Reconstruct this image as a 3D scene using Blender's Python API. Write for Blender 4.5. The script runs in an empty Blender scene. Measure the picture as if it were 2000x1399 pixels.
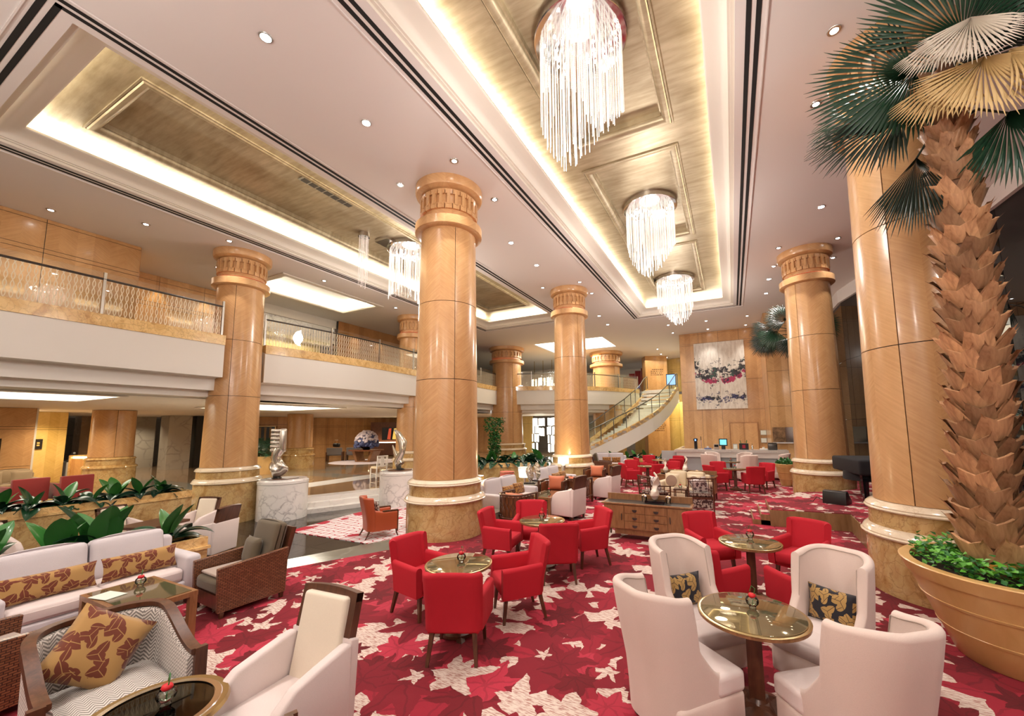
import bpy, bmesh, math, random
import numpy as np
from math import sin, cos, pi, sqrt, atan2, radians, hypot
from mathutils import Vector, Matrix, noise as mnoise
random.seed(11)
S = bpy.context.scene
COL = S.collection
# ------------------------------------------------------------------ camera
cd = bpy.data.cameras.new('camera'); cam = bpy.data.objects.new('camera', cd); COL.objects.link(cam)
cr, cu, cf = Vector((0.899097, 0.43758, -0.012157)), Vector((0.057585, -0.090699, 0.994212)), Vector((-0.433945, 0.894593, 0.106745))
mw = Matrix((cr, cu, -cf)).transposed().to_4x4(); mw.translation = (0, 0, 2.2)
cam.matrix_world = mw
cd.lens = 13.9393; cd.sensor_width = 36; cd.shift_x = -0.02605; cd.shift_y = 0.02587; cd.clip_start = .05; cd.clip_end = 200
S.camera = cam
# ------------------------------------------------------------------ world, exposure
S.view_settings.view_transform = 'Standard'; S.view_settings.look = 'None'
S.view_settings.gamma = 1; S.view_settings.use_curve_mapping = False
S.view_settings.exposure = 0.3
S.cycles.use_denoising = True
S.cycles.max_bounces = 7; S.cycles.diffuse_bounces = 4; S.cycles.glossy_bounces = 3; S.cycles.transmission_bounces = 4
S.cycles.transparent_max_bounces = 12; S.cycles.sample_clamp_indirect = 6; S.cycles.caustics_reflective = False; S.cycles.caustics_refractive = False
w = bpy.data.worlds.new('night'); S.world = w; w.use_nodes = True
w.node_tree.nodes['Background'].inputs[0].default_value = (1.0, .86, .74, 1)
w.node_tree.nodes['Background'].inputs[1].default_value = .55
K_SPOT, K_COVE, K_CHAND, K_AREA = 190.0, .6, 210.0, 1.0

def light(name, kind, loc, energy, color=(1, .84, .66), size=.1, size_y=None, aim=(0, 0, -1), spot=100, blend=.6, parent=None):
    l = bpy.data.lights.new(name, kind); l.energy = energy; l.color = color
    if kind == 'AREA':
        l.shape = 'RECTANGLE'; l.size = size; l.size_y = size_y or size
    else:
        l.shadow_soft_size = size
    if kind == 'SPOT': l.spot_size = radians(spot); l.spot_blend = blend
    o = bpy.data.objects.new(name, l); COL.objects.link(o); o.location = loc
    o.rotation_euler = Vector(aim).to_track_quat('-Z', 'Y').to_euler()
    if parent: o.parent = parent
    return o

# ------------------------------------------------------------------ node helpers / materials
class NT:
    def __init__(s, name, group=False):
        if group: s.t = bpy.data.node_groups.new(name, 'ShaderNodeTree')
        else:
            s.m = bpy.data.materials.new(name); s.m.use_nodes = True; s.t = s.m.node_tree
            s.b = s.t.nodes['Principled BSDF']; s.out = s.t.nodes['Material Output']
    def n(s, typ, ins=None, **kw):
        nd = s.t.nodes.new(typ)
        for k, v in kw.items(): setattr(nd, k, v)
        for k, v in (ins or {}).items(): s.put(nd.inputs[k], v)
        return nd
    def put(s, sock, v):
        if isinstance(v, bpy.types.NodeSocket): s.t.links.new(v, sock)
        elif isinstance(v, bpy.types.Node): s.t.links.new(v.outputs[0], sock)
        else:
            if sock.type == 'RGBA' and len(v) == 3: v = (*v, 1)
            sock.default_value = v
    def m1(s, op, a, b=0.0, c=0.0):
        return s.n('ShaderNodeMath', {0: a, 1: b, 2: c}, operation=op).outputs[0]
    def vm(s, op, a, b=(0, 0, 0)):
        return s.n('ShaderNodeVectorMath', {0: a, 1: b}, operation=op).outputs[0]
    def xyz(s, v):
        o = s.n('ShaderNodeSeparateXYZ', {0: v}).outputs; return o[0], o[1], o[2]
    def comb(s, x, y, z=0.0): return s.n('ShaderNodeCombineXYZ', {0: x, 1: y, 2: z}).outputs[0]
    def noise(s, v, scale, detail=3, rough=.55, dist=0.0):
        return s.n('ShaderNodeTexNoise', {'Vector': v, 'Scale': scale, 'Detail': detail, 'Roughness': rough, 'Distortion': dist}).outputs[0]
    def ramp(s, f, stops, interp='LINEAR'):
        r = s.n('ShaderNodeValToRGB', {0: f}); cr_ = r.color_ramp; cr_.interpolation = interp
        while len(cr_.elements) < len(stops): cr_.elements.new(.5)
        for e, (p, c) in zip(cr_.elements, stops): e.position = p; e.color = (*c, 1) if len(c) == 3 else c
        return r.outputs[0]
    def mix(s, f, a, b):
        nd = s.n('ShaderNodeMix', data_type='RGBA')
        s.put(nd.inputs[0], f); s.put(nd.inputs[6], a); s.put(nd.inputs[7], b); return nd.outputs[2]
    def set(s, **kw):
        names = dict(color='Base Color', rough='Roughness', metal='Metallic', coat='Coat Weight', coatr='Coat Roughness', sheen='Sheen Weight',
                     emis='Emission Color', emit='Emission Strength', alpha='Alpha', spec='Specular IOR Level', trans='Transmission Weight', ior='IOR', sss='Subsurface Weight', normal='Normal')
        for k, v in kw.items(): s.put(s.b.inputs[names[k]], v)
        return s
    def bump(s, h, strength=.3, dist=.01):
        return s.n('ShaderNodeBump', {'Height': h, 'Strength': strength, 'Distance': dist}).outputs[0]
    def obj(s): return s.n('ShaderNodeTexCoord').outputs['Object']
    def uv(s): return s.n('ShaderNodeTexCoord').outputs['UV']

MT = {}
def plain(name, col, rough=.5, **kw):
    t = NT(name); t.set(color=col, rough=rough, **kw); MT[name] = t.m; return t.m
def emis(name, col, st):
    t = NT(name); t.set(color=(0, 0, 0), emis=col, emit=st, rough=1.0); MT[name] = t.m; return t.m
def fabric(name, col, rough=.9, var=.12, sheen=.2):
    t = NT(name); p = t.obj()
    f = t.noise(p, 260, 2); g = t.noise(p, 4, 2)
    a = tuple(c * (1 - var) for c in col); b = tuple(min(1, c * (1 + var)) for c in col)
    t.set(color=t.mix(t.m1('ADD', t.m1('MULTIPLY', f, .7), t.m1('MULTIPLY', g, .3)), a, b), rough=rough, sheen=sheen, normal=t.bump(f, .25, .003))
    MT[name] = t.m; return t.m
def veneer(name, c1, c2, strip=.31, rough=.28, chev=.75, coat=.25):
    t = NT(name); u, v, _ = t.xyz(t.uv())
    pp = t.m1('PINGPONG', u, strip)
    w_ = t.m1('MULTIPLY_ADD', pp, chev, v)
    sid = t.m1('FLOOR', t.m1('DIVIDE', u, strip))
    rnd = t.n('ShaderNodeTexWhiteNoise', {'W': sid}, noise_dimensions='1D').outputs[0]
    band = t.noise(t.comb(t.m1('MULTIPLY', w_, 26), t.m1('MULTIPLY', u, 1.6), sid), 1.0, 3, .6)
    mott = t.noise(t.comb(t.m1('MULTIPLY', u, 3), t.m1('MULTIPLY', v, 1.3), 0.0), 1.4, 3)
    fine = t.noise(t.comb(t.m1('MULTIPLY', w_, 130), t.m1('MULTIPLY', u, 14), 0.0), 1.0, 2)
    f = t.m1('ADD', t.m1('ADD', t.m1('MULTIPLY', band, .42), t.m1('MULTIPLY', mott, .3)), t.m1('ADD', t.m1('MULTIPLY', fine, .12), t.m1('MULTIPLY', rnd, .22)))
    t.set(color=t.ramp(f, [(.32, c1), (.72, c2)]), rough=rough, coat=coat, coatr=.12)
    MT[name] = t.m; return t.m
def wood(name, c1, c2, rough=.35, sc=3.0, coat=.2):
    t = NT(name); p = t.n('ShaderNodeMapping', {0: t.obj(), 'Scale': (sc * 6, sc * 6, sc)}).outputs[0]
    f = t.noise(p, 1.3, 4, .6, .6)
    t.set(color=t.ramp(f, [(.3, c1), (.7, c2)]), rough=rough, coat=coat, coatr=.2)
    MT[name] = t.m; return t.m
def goldmarble(name, k=1.0, rough=.15):
    t = NT(name); p = t.obj()
    q = t.vm('ADD', p, t.vm('SCALE', t.n('ShaderNodeTexNoise', {'Vector': p, 'Scale': 2.2, 'Detail': 5}).outputs[1], (0, 0, 0)))
    d = t.n('ShaderNodeTexNoise', {'Vector': p, 'Scale': 2.4, 'Detail': 6, 'Roughness': .62, 'Distortion': 1.3}).outputs[0]
    v = t.n('ShaderNodeTexVoronoi', {'Vector': t.vm('ADD', p, t.vm('MULTIPLY', t.n('ShaderNodeTexNoise', {'Vector': p, 'Scale': 4.0, 'Detail': 4}).outputs[1], (.35, .35, .35))), 'Scale': 7.0}, feature='DISTANCE_TO_EDGE').outputs[0]
    vein = t.ramp(v, [(0.0, (1, 1, 1)), (.05, (0, 0, 0))])
    base = t.ramp(d, [(.28, (.30*k, .155*k, .052*k)), (.42, (.50*k, .31*k, .12*k)), (.58, (.62*k, .44*k, .20*k)), (.75, (.52*k, .30*k, .13*k))])
    t.set(color=t.mix(t.m1('MULTIPLY', vein, .45), base, (.22*k, .10*k, .035*k)), rough=rough, coat=.3, coatr=.05)
    MT[name] = t.m; return t.m
def whitemarble(name, base, vein, scale=1.6, rough=.12, amt=.8):
    t = NT(name); p = t.obj()
    wv = t.vm('ADD', p, t.vm('MULTIPLY', t.n('ShaderNodeTexNoise', {'Vector': p, 'Scale': scale * 1.3, 'Detail': 5}).outputs[1], (.6, .6, .6)))
    v = t.n('ShaderNodeTexVoronoi', {'Vector': wv, 'Scale': scale * 2.2}, feature='DISTANCE_TO_EDGE').outputs[0]
    e = t.ramp(v, [(0.0, (1, 1, 1)), (.035, (.35, .35, .35)), (.12, (0, 0, 0))])
    cl = t.ramp(t.noise(p, scale, 4), [(.42, (0, 0, 0)), (.62, (1, 1, 1))])
    f = t.m1('MULTIPLY', t.m1('MULTIPLY', e, cl), amt)
    t.set(color=t.mix(f, base, vein), rough=rough, coat=.3, coatr=.05)
    MT[name] = t.m; return t.m

# palmate leaf mask as a node group: 2D vector in, mask / per-leaf random / vein out
def leafgroup():
    g = NT('leaf_mask', group=True)
    I = g.t.interface
    I.new_socket('Vector', in_out='INPUT', socket_type='NodeSocketVector')
    for nm, dv in (('Lobes', 7.0), ('Length', .6), ('Width', .34), ('Keep', 1.0)):
        so = I.new_socket(nm, in_out='INPUT', socket_type='NodeSocketFloat'); so.default_value = dv
    for nm in ('Mask', 'Random', 'Vein'): I.new_socket(nm, in_out='OUTPUT', socket_type='NodeSocketFloat')
    gi = g.t.nodes.new('NodeGroupInput').outputs; go = g.t.nodes.new('NodeGroupOutput')
    v = gi[0]
    vo = g.n('ShaderNodeTexVoronoi', {'Vector': v, 'Scale': 1.0, 'Randomness': .75}, voronoi_dimensions='2D')
    cr_, cg, cb = g.xyz(vo.outputs['Color'])
    lx, ly, _ = g.xyz(g.vm('SUBTRACT', v, vo.outputs['Position']))
    ang = g.m1('ADD', g.m1('ARCTAN2', ly, lx), g.m1('MULTIPLY', cr_, 6.283))
    r = g.m1('SQRT', g.m1('ADD', g.m1('MULTIPLY', lx, lx), g.m1('MULTIPLY', ly, ly)))
    r = g.m1('DIVIDE', r, g.m1('MULTIPLY', gi[2], g.m1('MULTIPLY_ADD', cb, .35, .72)))
    sec = g.m1('DIVIDE', 6.28318, gi[1])
    k = g.m1('ROUND', g.m1('DIVIDE', ang, sec))
    b = g.m1('SUBTRACT', ang, g.m1('MULTIPLY', k, sec))
    L = g.m1('MULTIPLY_ADD', g.m1('COSINE', g.m1('MULTIPLY', k, sec)), .22, .78)
    x = g.m1('DIVIDE', g.m1('MULTIPLY', r, g.m1('COSINE', b)), L)
    y = g.m1('ABSOLUTE', g.m1('MULTIPLY', r, g.m1('SINE', b)))
    hw = g.m1('MULTIPLY', gi[3], g.m1('MULTIPLY', g.m1('POWER', g.m1('MAXIMUM', x, 0.0), .55), g.m1('SUBTRACT', 1.0, x)))
    m = g.m1('GREATER_THAN', g.m1('SUBTRACT', g.m1('MULTIPLY', hw, 1.9), y), 0.0)
    keep = g.m1('LESS_THAN', cg, gi[4])
    g.put(go.inputs[0], g.m1('MULTIPLY', m, keep)); g.put(go.inputs[1], cb)
    g.put(go.inputs[2], g.m1('MULTIPLY', g.m1('MULTIPLY', m, keep), g.m1('LESS_THAN', y, .02)))
    return g.t
LEAF = leafgroup()
def leaf(t, vec, lobes=7, length=.6, width=.34, keep=1.0):
    return t.n('ShaderNodeGroup', {0: vec, 1: float(lobes), 2: length, 3: width, 4: keep}, node_tree=LEAF).outputs

def carpet():
    t = NT('carpet'); p = t.obj()
    px_, py_, _ = t.xyz(p); p2 = t.comb(px_, py_, 0.0)
    nz = t.n('ShaderNodeTexNoise', {'Vector': p2, 'Scale': 5.0, 'Detail': 4}).outputs[1]
    pw = t.vm('ADD', p2, t.vm('MULTIPLY', t.vm('SUBTRACT', nz, (.5, .5, .5)), (.16, .16, 0)))
    def lay(sc, off, **k): return leaf(t, t.vm('ADD', t.vm('MULTIPLY', pw, (sc, sc, 0)), off), **k)
    hatch = t.noise(t.comb(t.m1('MULTIPLY', px_, 14), t.m1('MULTIPLY', py_, 95), 0.0), 1.0, 2)
    pile = t.noise(p, 300, 2)
    cream = t.ramp(hatch, [(.40, (.44, .23, .19)), (.52, (.74, .62, .54))])
    c = cream
    bg = t.m1('GREATER_THAN', t.noise(pw, 1.0, 2, .5, .8), .53)
    c = t.mix(bg, c, (.22, .007, .018))
    for sc, off, col, kw in (
        (1.25, (3.1, 7.7, 0), (.29, .010, .026), dict(width=.30, length=.74, keep=.85)),
        (1.45, (11.3, 1.2, 0), (.15, .004, .010), dict(width=.28, length=.66, keep=.6)),
        (1.6, (5.7, 23.1, 0), (.42, .024, .05), dict(width=.26, length=.68, keep=.5)),
        (1.35, (31.7, 9.4, 0), (.20, .006, .016), dict(width=.28, length=.72, keep=.6)),
        (1.9, (17.9, 3.4, 0), (.12, .003, .008), dict(width=.27, length=.62, keep=.4)),
    ):
        o = lay(sc, off, **kw)
        tone = t.mix(t.m1('MULTIPLY', o[1], .6), col, tuple(x * 1.35 for x in col))
        tone = t.mix(t.m1('MULTIPLY', o[2], .5), tone, tuple(x * .6 for x in col))
        c = t.mix(o[0], c, tone)
    o = lay(1.5, (2.2, 15.5, 0), width=.26, length=.66, keep=.16, lobes=5); c = t.mix(o[0], c, cream)
    o = lay(2.6, (8.2, 5.5, 0), width=.22, length=.55, keep=.14, lobes=5); c = t.mix(o[0], c, cream)
    c = t.mix(t.m1('MULTIPLY', t.ramp(pile, [(.35, (1, 1, 1)), (.65, (0, 0, 0))]), .18), c, (.06, .004, .006))
    t.set(color=c, rough=.95, normal=t.bump(pile, .3, .004)); MT['carpet'] = t.m

def printed(name, ground, fig, sc=9.0, lobes=5, alt=None, ln=.74, kp=.7):
    t = NT(name); u, v, _ = t.xyz(t.uv()); p2 = t.comb(u, v, 0.0)
    o = leaf(t, t.vm('ADD', t.vm('MULTIPLY', p2, (sc, sc, 0)), (3.3, 1.7, 0)), lobes=lobes if lobes != 5 else 3, length=ln, width=.50)
    q = leaf(t, t.vm('ADD', t.vm('MULTIPLY', p2, (sc * 1.25, sc * 1.25, 0)), (7.9, 4.1, 0)), lobes=1, length=.8, width=.40, keep=kp)
    c = t.mix(q[0], ground, alt or fig); c = t.mix(o[0], c, fig); c = t.mix(t.m1('MAXIMUM', o[2], q[2]), c, ground)
    f = t.noise(t.obj(), 300, 2)
    t.set(color=c, rough=.85, sheen=.15, normal=t.bump(f, .2, .003)); MT[name] = t.m
def chevron():
    t = NT('chevron'); u, v, _ = t.xyz(t.uv())
    n_ = t.noise(t.comb(u, v, 0.0), 60, 2)
    w_ = t.m1('ADD', t.m1('MULTIPLY_ADD', t.m1('PINGPONG', u, .033), 1.15, v), t.m1('MULTIPLY', n_, .004))
    f = t.m1('GREATER_THAN', t.m1('FRACT', t.m1('DIVIDE', w_, .026)), .5)
    t.set(color=t.mix(f, (.24, .21, .19), (.74, .68, .63)), rough=.85, sheen=.2); MT['chevron'] = t.m
def weave():
    t = NT('wicker'); u, v, _ = t.xyz(t.uv())
    a = t.n('ShaderNodeTexBrick', {'Vector': t.comb(u, v, 0.0), 'Color1': (.17, .06, .025, 1), 'Color2': (.27, .11, .05, 1), 'Mortar': (.03, .01, .005, 1), 'Scale': 1.0, 'Mortar Size': .003, 'Brick Width': .05, 'Row Height': .02}).outputs
    t.set(color=a[0], rough=.38, coat=.2, normal=t.bump(a[1], .5, .003)); t.b.inputs['Normal'].links[0].from_node.invert = True; MT['wicker'] = t.m
def goldleaf():
    t = NT('gold_leaf'); p = t.obj()
    q = t.n('ShaderNodeMapping', {0: p, 'Scale': (1.2, 9, 1)}).outputs[0]
    f = t.noise(q, 1.2, 4, .6); g = t.noise(p, 1.1, 3)
    t.set(color=t.ramp(t.m1('ADD', t.m1('MULTIPLY', f, .5), t.m1('MULTIPLY', g, .5)), [(.35, (.30, .235, .14)), (.65, (.52, .44, .30))]), rough=.42, metal=.55); MT['gold_leaf'] = t.m
def painting():
    t = NT('ink_painting'); u, v, _ = t.xyz(t.uv()); p = t.comb(u, v, 0.0)
    warp = t.vm('ADD', p, t.vm('MULTIPLY', t.n('ShaderNodeTexNoise', {'Vector': p, 'Scale': 2.0, 'Detail': 6, 'Roughness': .7}).outputs[1], (.35, .35, 0)))
    paper = t.ramp(t.noise(t.comb(t.m1('MULTIPLY', u, 6), t.m1('MULTIPLY', v, 1.5), 0.0), 1.5, 4), [(.3, (.62, .56, .48)), (.6, (.82, .78, .70))])
    uc = t.m1('ADD', u, .5)
    ridge = t.m1('ADD', t.m1('MULTIPLY_ADD', t.m1('MULTIPLY', uc, uc), .22, 4.55), t.m1('MULTIPLY', t.noise(t.comb(u, 3.0, 0.0), 1.7, 4, .65), 1.1))
    dv = t.m1('SUBTRACT', v, ridge); d1 = t.m1('ABSOLUTE', dv)
    blot = t.noise(warp, 2.2, 8, .8)
    m1_ = t.m1('GREATER_THAN', t.m1('SUBTRACT', blot, t.m1('MULTIPLY', d1, .20)), .455)
    d2 = t.m1('ABSOLUTE', t.m1('SUBTRACT', v, t.m1('MULTIPLY_ADD', t.noise(t.comb(u, 9.0, 0.0), 1.4, 2), .7, 3.35)))
    m2_ = t.m1('GREATER_THAN', t.m1('SUBTRACT', t.noise(warp, 2.9, 8, .82), t.m1('MULTIPLY', d2, .30)), .47)
    hue = t.noise(p, 1.9, 2)
    red_ = t.m1('MULTIPLY', t.m1('LESS_THAN', t.m1('ABSOLUTE', t.m1('ADD', dv, .38)), .16), t.m1('GREATER_THAN', t.noise(warp, 1.6, 5, .7), .47))
    ink = t.ramp(hue, [(.36, (.015, .02, .05)), (.46, (.02, .02, .025)), (.54, (.035, .03, .04)), (.62, (.03, .11, .08)), (.70, (.14, .02, .06))])
    c = t.mix(red_, paper, (.42, .03, .11)); c = t.mix(m1_, c, ink); c = t.mix(m2_, c, t.ramp(hue, [(.42, (.02, .02, .03)), (.55, (.03, .035, .13))]))
    t.set(color=c, rough=.6); MT['ink_painting'] = t.m
def glassmat(name, tint=(.93, 1, .96), refl=.14, etched=False, rough=.02):
    t = NT(name); tr = t.n('ShaderNodeBsdfTransparent', {0: (*tint, 1)}); gl = t.n('ShaderNodeBsdfGlossy', {'Color': (1, 1, 1, 1), 'Roughness': rough})
    fr = t.n('ShaderNodeFresnel', {'IOR': 1.45}).outputs[0]
    mx = t.n('ShaderNodeMixShader', {0: t.m1('MAXIMUM', fr, refl), 1: tr.outputs[0], 2: gl.outputs[0]})
    fin = mx.outputs[0]
    if etched:
        u, v, _ = t.xyz(t.uv()); lines = None
        wv = t.m1('MULTIPLY', t.m1('SINE', t.m1('MULTIPLY', v, 16.0)), .023)
        for s_ in (1, -1):
            fr_ = t.m1('FRACT', t.m1('DIVIDE', t.m1('MULTIPLY_ADD', wv, float(s_), u), .095))
            l_ = t.m1('LESS_THAN', t.m1('ABSOLUTE', t.m1('SUBTRACT', fr_, .5)), .085)
            lines = l_ if lines is None else t.m1('MAXIMUM', lines, l_)
        lim = t.m1('MULTIPLY', lines, t.m1('LESS_THAN', v, .86))
        df = t.n('ShaderNodeBsdfDiffuse', {0: (.80, .70, .52, 1)})
        fin = t.n('ShaderNodeMixShader', {0: t.m1('MULTIPLY', lim, .9), 1: fin, 2: df.outputs[0]}).outputs[0]
    t.put(t.out.inputs[0], fin); MT[name] = t.m
carpet(); chevron(); weave(); goldleaf(); painting()
WA, WB = (.46, .235, .085), (.70, .41, .185)
veneer('veneer', WA, WB); veneer('veneer_column', (.49, .25, .10), (.72, .44, .215), strip=.40)
veneer('veneer_yellow', (.50, .34, .10), (.74, .56, .22)); veneer('veneer_dark', (.30, .13, .045), (.48, .24, .09))
goldmarble('gold_marble'); goldmarble('pale_gold_marble', 1.35); whitemarble('lit_moulding_marble', (.80, .68, .52), (.5, .34, .2), 3.0, .12, .6)  # column moulding marble is paler: bright highlights put into its colour
whitemarble('white_marble', (.82, .80, .78), (.22, .20, .21)); whitemarble('step_marble', (.80, .77, .74), (.5, .46, .43), 1.2, amt=.5)
whitemarble('dark_marble', (.030, .026, .024), (.30, .27, .24), 1.0, .07, .5); MT['dark_marble'].node_tree.nodes['Principled BSDF'].inputs['Coat Weight'].default_value = 0; whitemarble('grey_marble', (.17, .165, .14), (.45, .43, .40), 1.0, .14, .5)
whitemarble('brown_marble', (.26, .17, .10), (.45, .33, .22), 1.0, .05, .6); whitemarble('grey_stone', (.45, .42, .37), (.2, .18, .16), .8, .25, .7)
whitemarble('bar_stone', (.62, .58, .55), (.4, .36, .34), 2.2, .2, .6)
plain('ceiling_paint', (.76, .715, .69), .75); plain('white_paint', (.80, .765, .72), .6); plain('cream_paint', (.74, .69, .61), .6)
plain('black', (.012, .011, .011), .4); plain('slot_black', (.006, .006, .006), .8); plain('black_gloss', (.01, .01, .012), .08)
plain('chrome', (.75, .75, .76), .12, metal=1.0); plain('steel', (.45, .44, .42), .3, metal=1.0); plain('brass', (.55, .42, .22), .25, metal=1.0); plain('dark_metal', (.10, .095, .09), .35, metal=.8)
plain('silver_leaf', (.66, .62, .55), .22, metal=.85); plain('pearl', (.78, .68, .58), .3, metal=.15, coat=.6)
wood('dark_wood', (.055, .018, .008), (.13, .045, .02)); wood('brown_wood', (.20, .09, .035), (.34, .165, .07)); wood('red_wood', (.15, .045, .018), (.26, .09, .035))
wood('pot_wood', (.60, .35, .125), (.70, .44, .18), .3, .6); wood('stage_wood', (.20, .11, .045), (.34, .20, .09), .4, 1.0); wood('grey_wood', (.16, .135, .10), (.27, .23, .18), .4)
fabric('red_fabric', (.46, .007, .020), sheen=0.0); fabric('white_fabric', (.72, .61, .585)); fabric('blush_fabric', (.70, .56, .50)); fabric('cream_leather', (.78, .68, .55), .5)
fabric('grey_fabric', (.60, .545, .565)); fabric('olive_fabric', (.115, .085, .05)); fabric('taupe_fabric', (.40, .31, .26)); fabric('orange_fabric', (.62, .17, .075), .6)
fabric('orange_leather', (.42, .075, .025), .42, sheen=0.0); fabric('maroon_fabric', (.19, .012, .012)); fabric('tan_fabric', (.34, .25, .15)); fabric('cream_silk', (.70, .56, .38), .5); fabric('brown_silk', (.30, .18, .12), .5)
fabric('grey_chair', (.22, .21, .21)); fabric('black_cloth', (.010, .009, .012), sheen=0.0)
printed('gold_leaf_print', (.42, .235, .075), (.155, .032, .012), 7.0); printed('black_leaf_print', (.010, .008, .014), (.40, .24, .075), 7.5)
printed('floral_print', (.78, .70, .68), (.07, .018, .03), 8.5, ln=.5, kp=.35, lobes=6); printed('dark_floral_print', (.06, .025, .025), (.5, .42, .36), 14.0); printed('tiger_print', (.46, .22, .05), (.13, .035, .012), 16.0)
plain('leaf_green', (.012, .062, .026), .3, coat=.25); plain('leaf_bright', (.035, .17, .03), .32, coat=.25); plain('leaf_dark', (.008, .034, .020), .28, coat=.25)
plain('palm_green', (.012, .05, .024), .35); plain('palm_dark', (.01, .022, .014), .4); plain('palm_dry', (.62, .44, .20), .6); plain('palm_pale', (.74, .68, .58), .6); plain('soil', (.03, .018, .012), .9)
plain('ivy', (.11, .38, .04), .4); plain('ivy_dark', (.03, .16, .035), .4); plain('stalk', (.16, .20, .06), .5)
wood('trunk_bark', (.10, .04, .016), (.30, .14, .06), .6, 2.0, 0.0); wood('boot', (.26, .115, .05), (.66, .38, .20), .42, 1.6, .15)
bn = MT['boot'].node_tree; oi = bn.nodes.new('ShaderNodeObjectInfo'); hv = bn.nodes.new('ShaderNodeHueSaturation'); mr = bn.nodes.new('ShaderNodeMapRange'); mr.inputs[3].default_value = .55; mr.inputs[4].default_value = 1.25; bp = bn.nodes['Principled BSDF']; src = bp.inputs['Base Color'].links[0].from_socket
bn.links.new(oi.outputs['Random'], mr.inputs[0]); bn.links.new(mr.outputs[0], hv.inputs['Value']); bn.links.new(src, hv.inputs['Color']); bn.links.new(hv.outputs[0], bp.inputs['Base Color'])
plain('flower_red', (.65, .01, .02), .4); plain('flower_magenta', (.35, .01, .03), .4); plain('flower_white', (.75, .70, .82), .5); plain('flower_blue', (.10, .13, .30), .5); plain('flower_yellow', (.80, .50, .15), .5); plain('terracotta_red', (.5, .12, .08), .5)
plain('screen_black', (.004, .004, .005), .1); plain('shade_pink', (.65, .16, .12), .5, sss=0.0)
plain('bar_front', (.47, .52, .53), .35); plain('fieldstone', (.70, .66, .62), .5); plain('paper', (.75, .80, .72), .4)
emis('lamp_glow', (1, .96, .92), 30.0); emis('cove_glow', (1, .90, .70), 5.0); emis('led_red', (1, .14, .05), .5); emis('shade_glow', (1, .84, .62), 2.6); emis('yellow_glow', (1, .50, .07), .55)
emis('screen_blue', (.25, .45, 1), 1.6); emis('screen_cyan', (.2, .75, .9), 1.3); emis('crystal_glow', (1, .90, .74), 1.9); emis('warm_strip', (1, .72, .4), 6.0); emis('art_glow_y', (1, .6, .12), .8); emis('art_glow_r', (.8, .1, .04), .6); emis('blue_night', (.05, .09, .5), .6)
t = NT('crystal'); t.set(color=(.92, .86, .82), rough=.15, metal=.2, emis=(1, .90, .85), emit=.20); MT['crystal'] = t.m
t = NT('bronze_glass'); t.set(color=(.33, .27, .15), rough=.05, metal=.75); MT['bronze_glass'] = t.m
t = NT('night_glass'); t.set(color=(.006, .007, .008), rough=.015, spec=.5); MT['night_glass'] = t.m
glassmat('clear_glass', (.95, .98, .96), .10); glassmat('etched_glass', (.95, .98, .93), .12, True); glassmat('green_glass', (.86, .95, .86), .16); glassmat('vase_glass', (.97, 1, .99), .10)
t = NT('hex_rug'); px_, py_, _ = t.xyz(t.obj()); v_ = t.n('ShaderNodeTexVoronoi', {'Vector': t.comb(px_, py_, 0.0), 'Scale': 4.6, 'Randomness': .38}, feature='DISTANCE_TO_EDGE', voronoi_dimensions='2D').outputs[0]
big = t.ramp(t.noise(t.comb(px_, py_, 0.0), 1.1, 1), [(.60, (0, 0, 0)), (.61, (1, 1, 1))])
t.set(color=t.mix(t.m1('MAXIMUM', t.m1('LESS_THAN', v_, .055), big), (.68, .62, .62), (.42, .02, .04)), rough=.95); MT['hex_rug'] = t.m
t = NT('mirror_art'); t.set(color=t.ramp(t.noise(t.uv(), 3.0, 6, .7), [(.4, (.10, .05, .02)), (.6, (.30, .16, .07))]), rough=.5); MT['mirror_art'] = t.m

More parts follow.
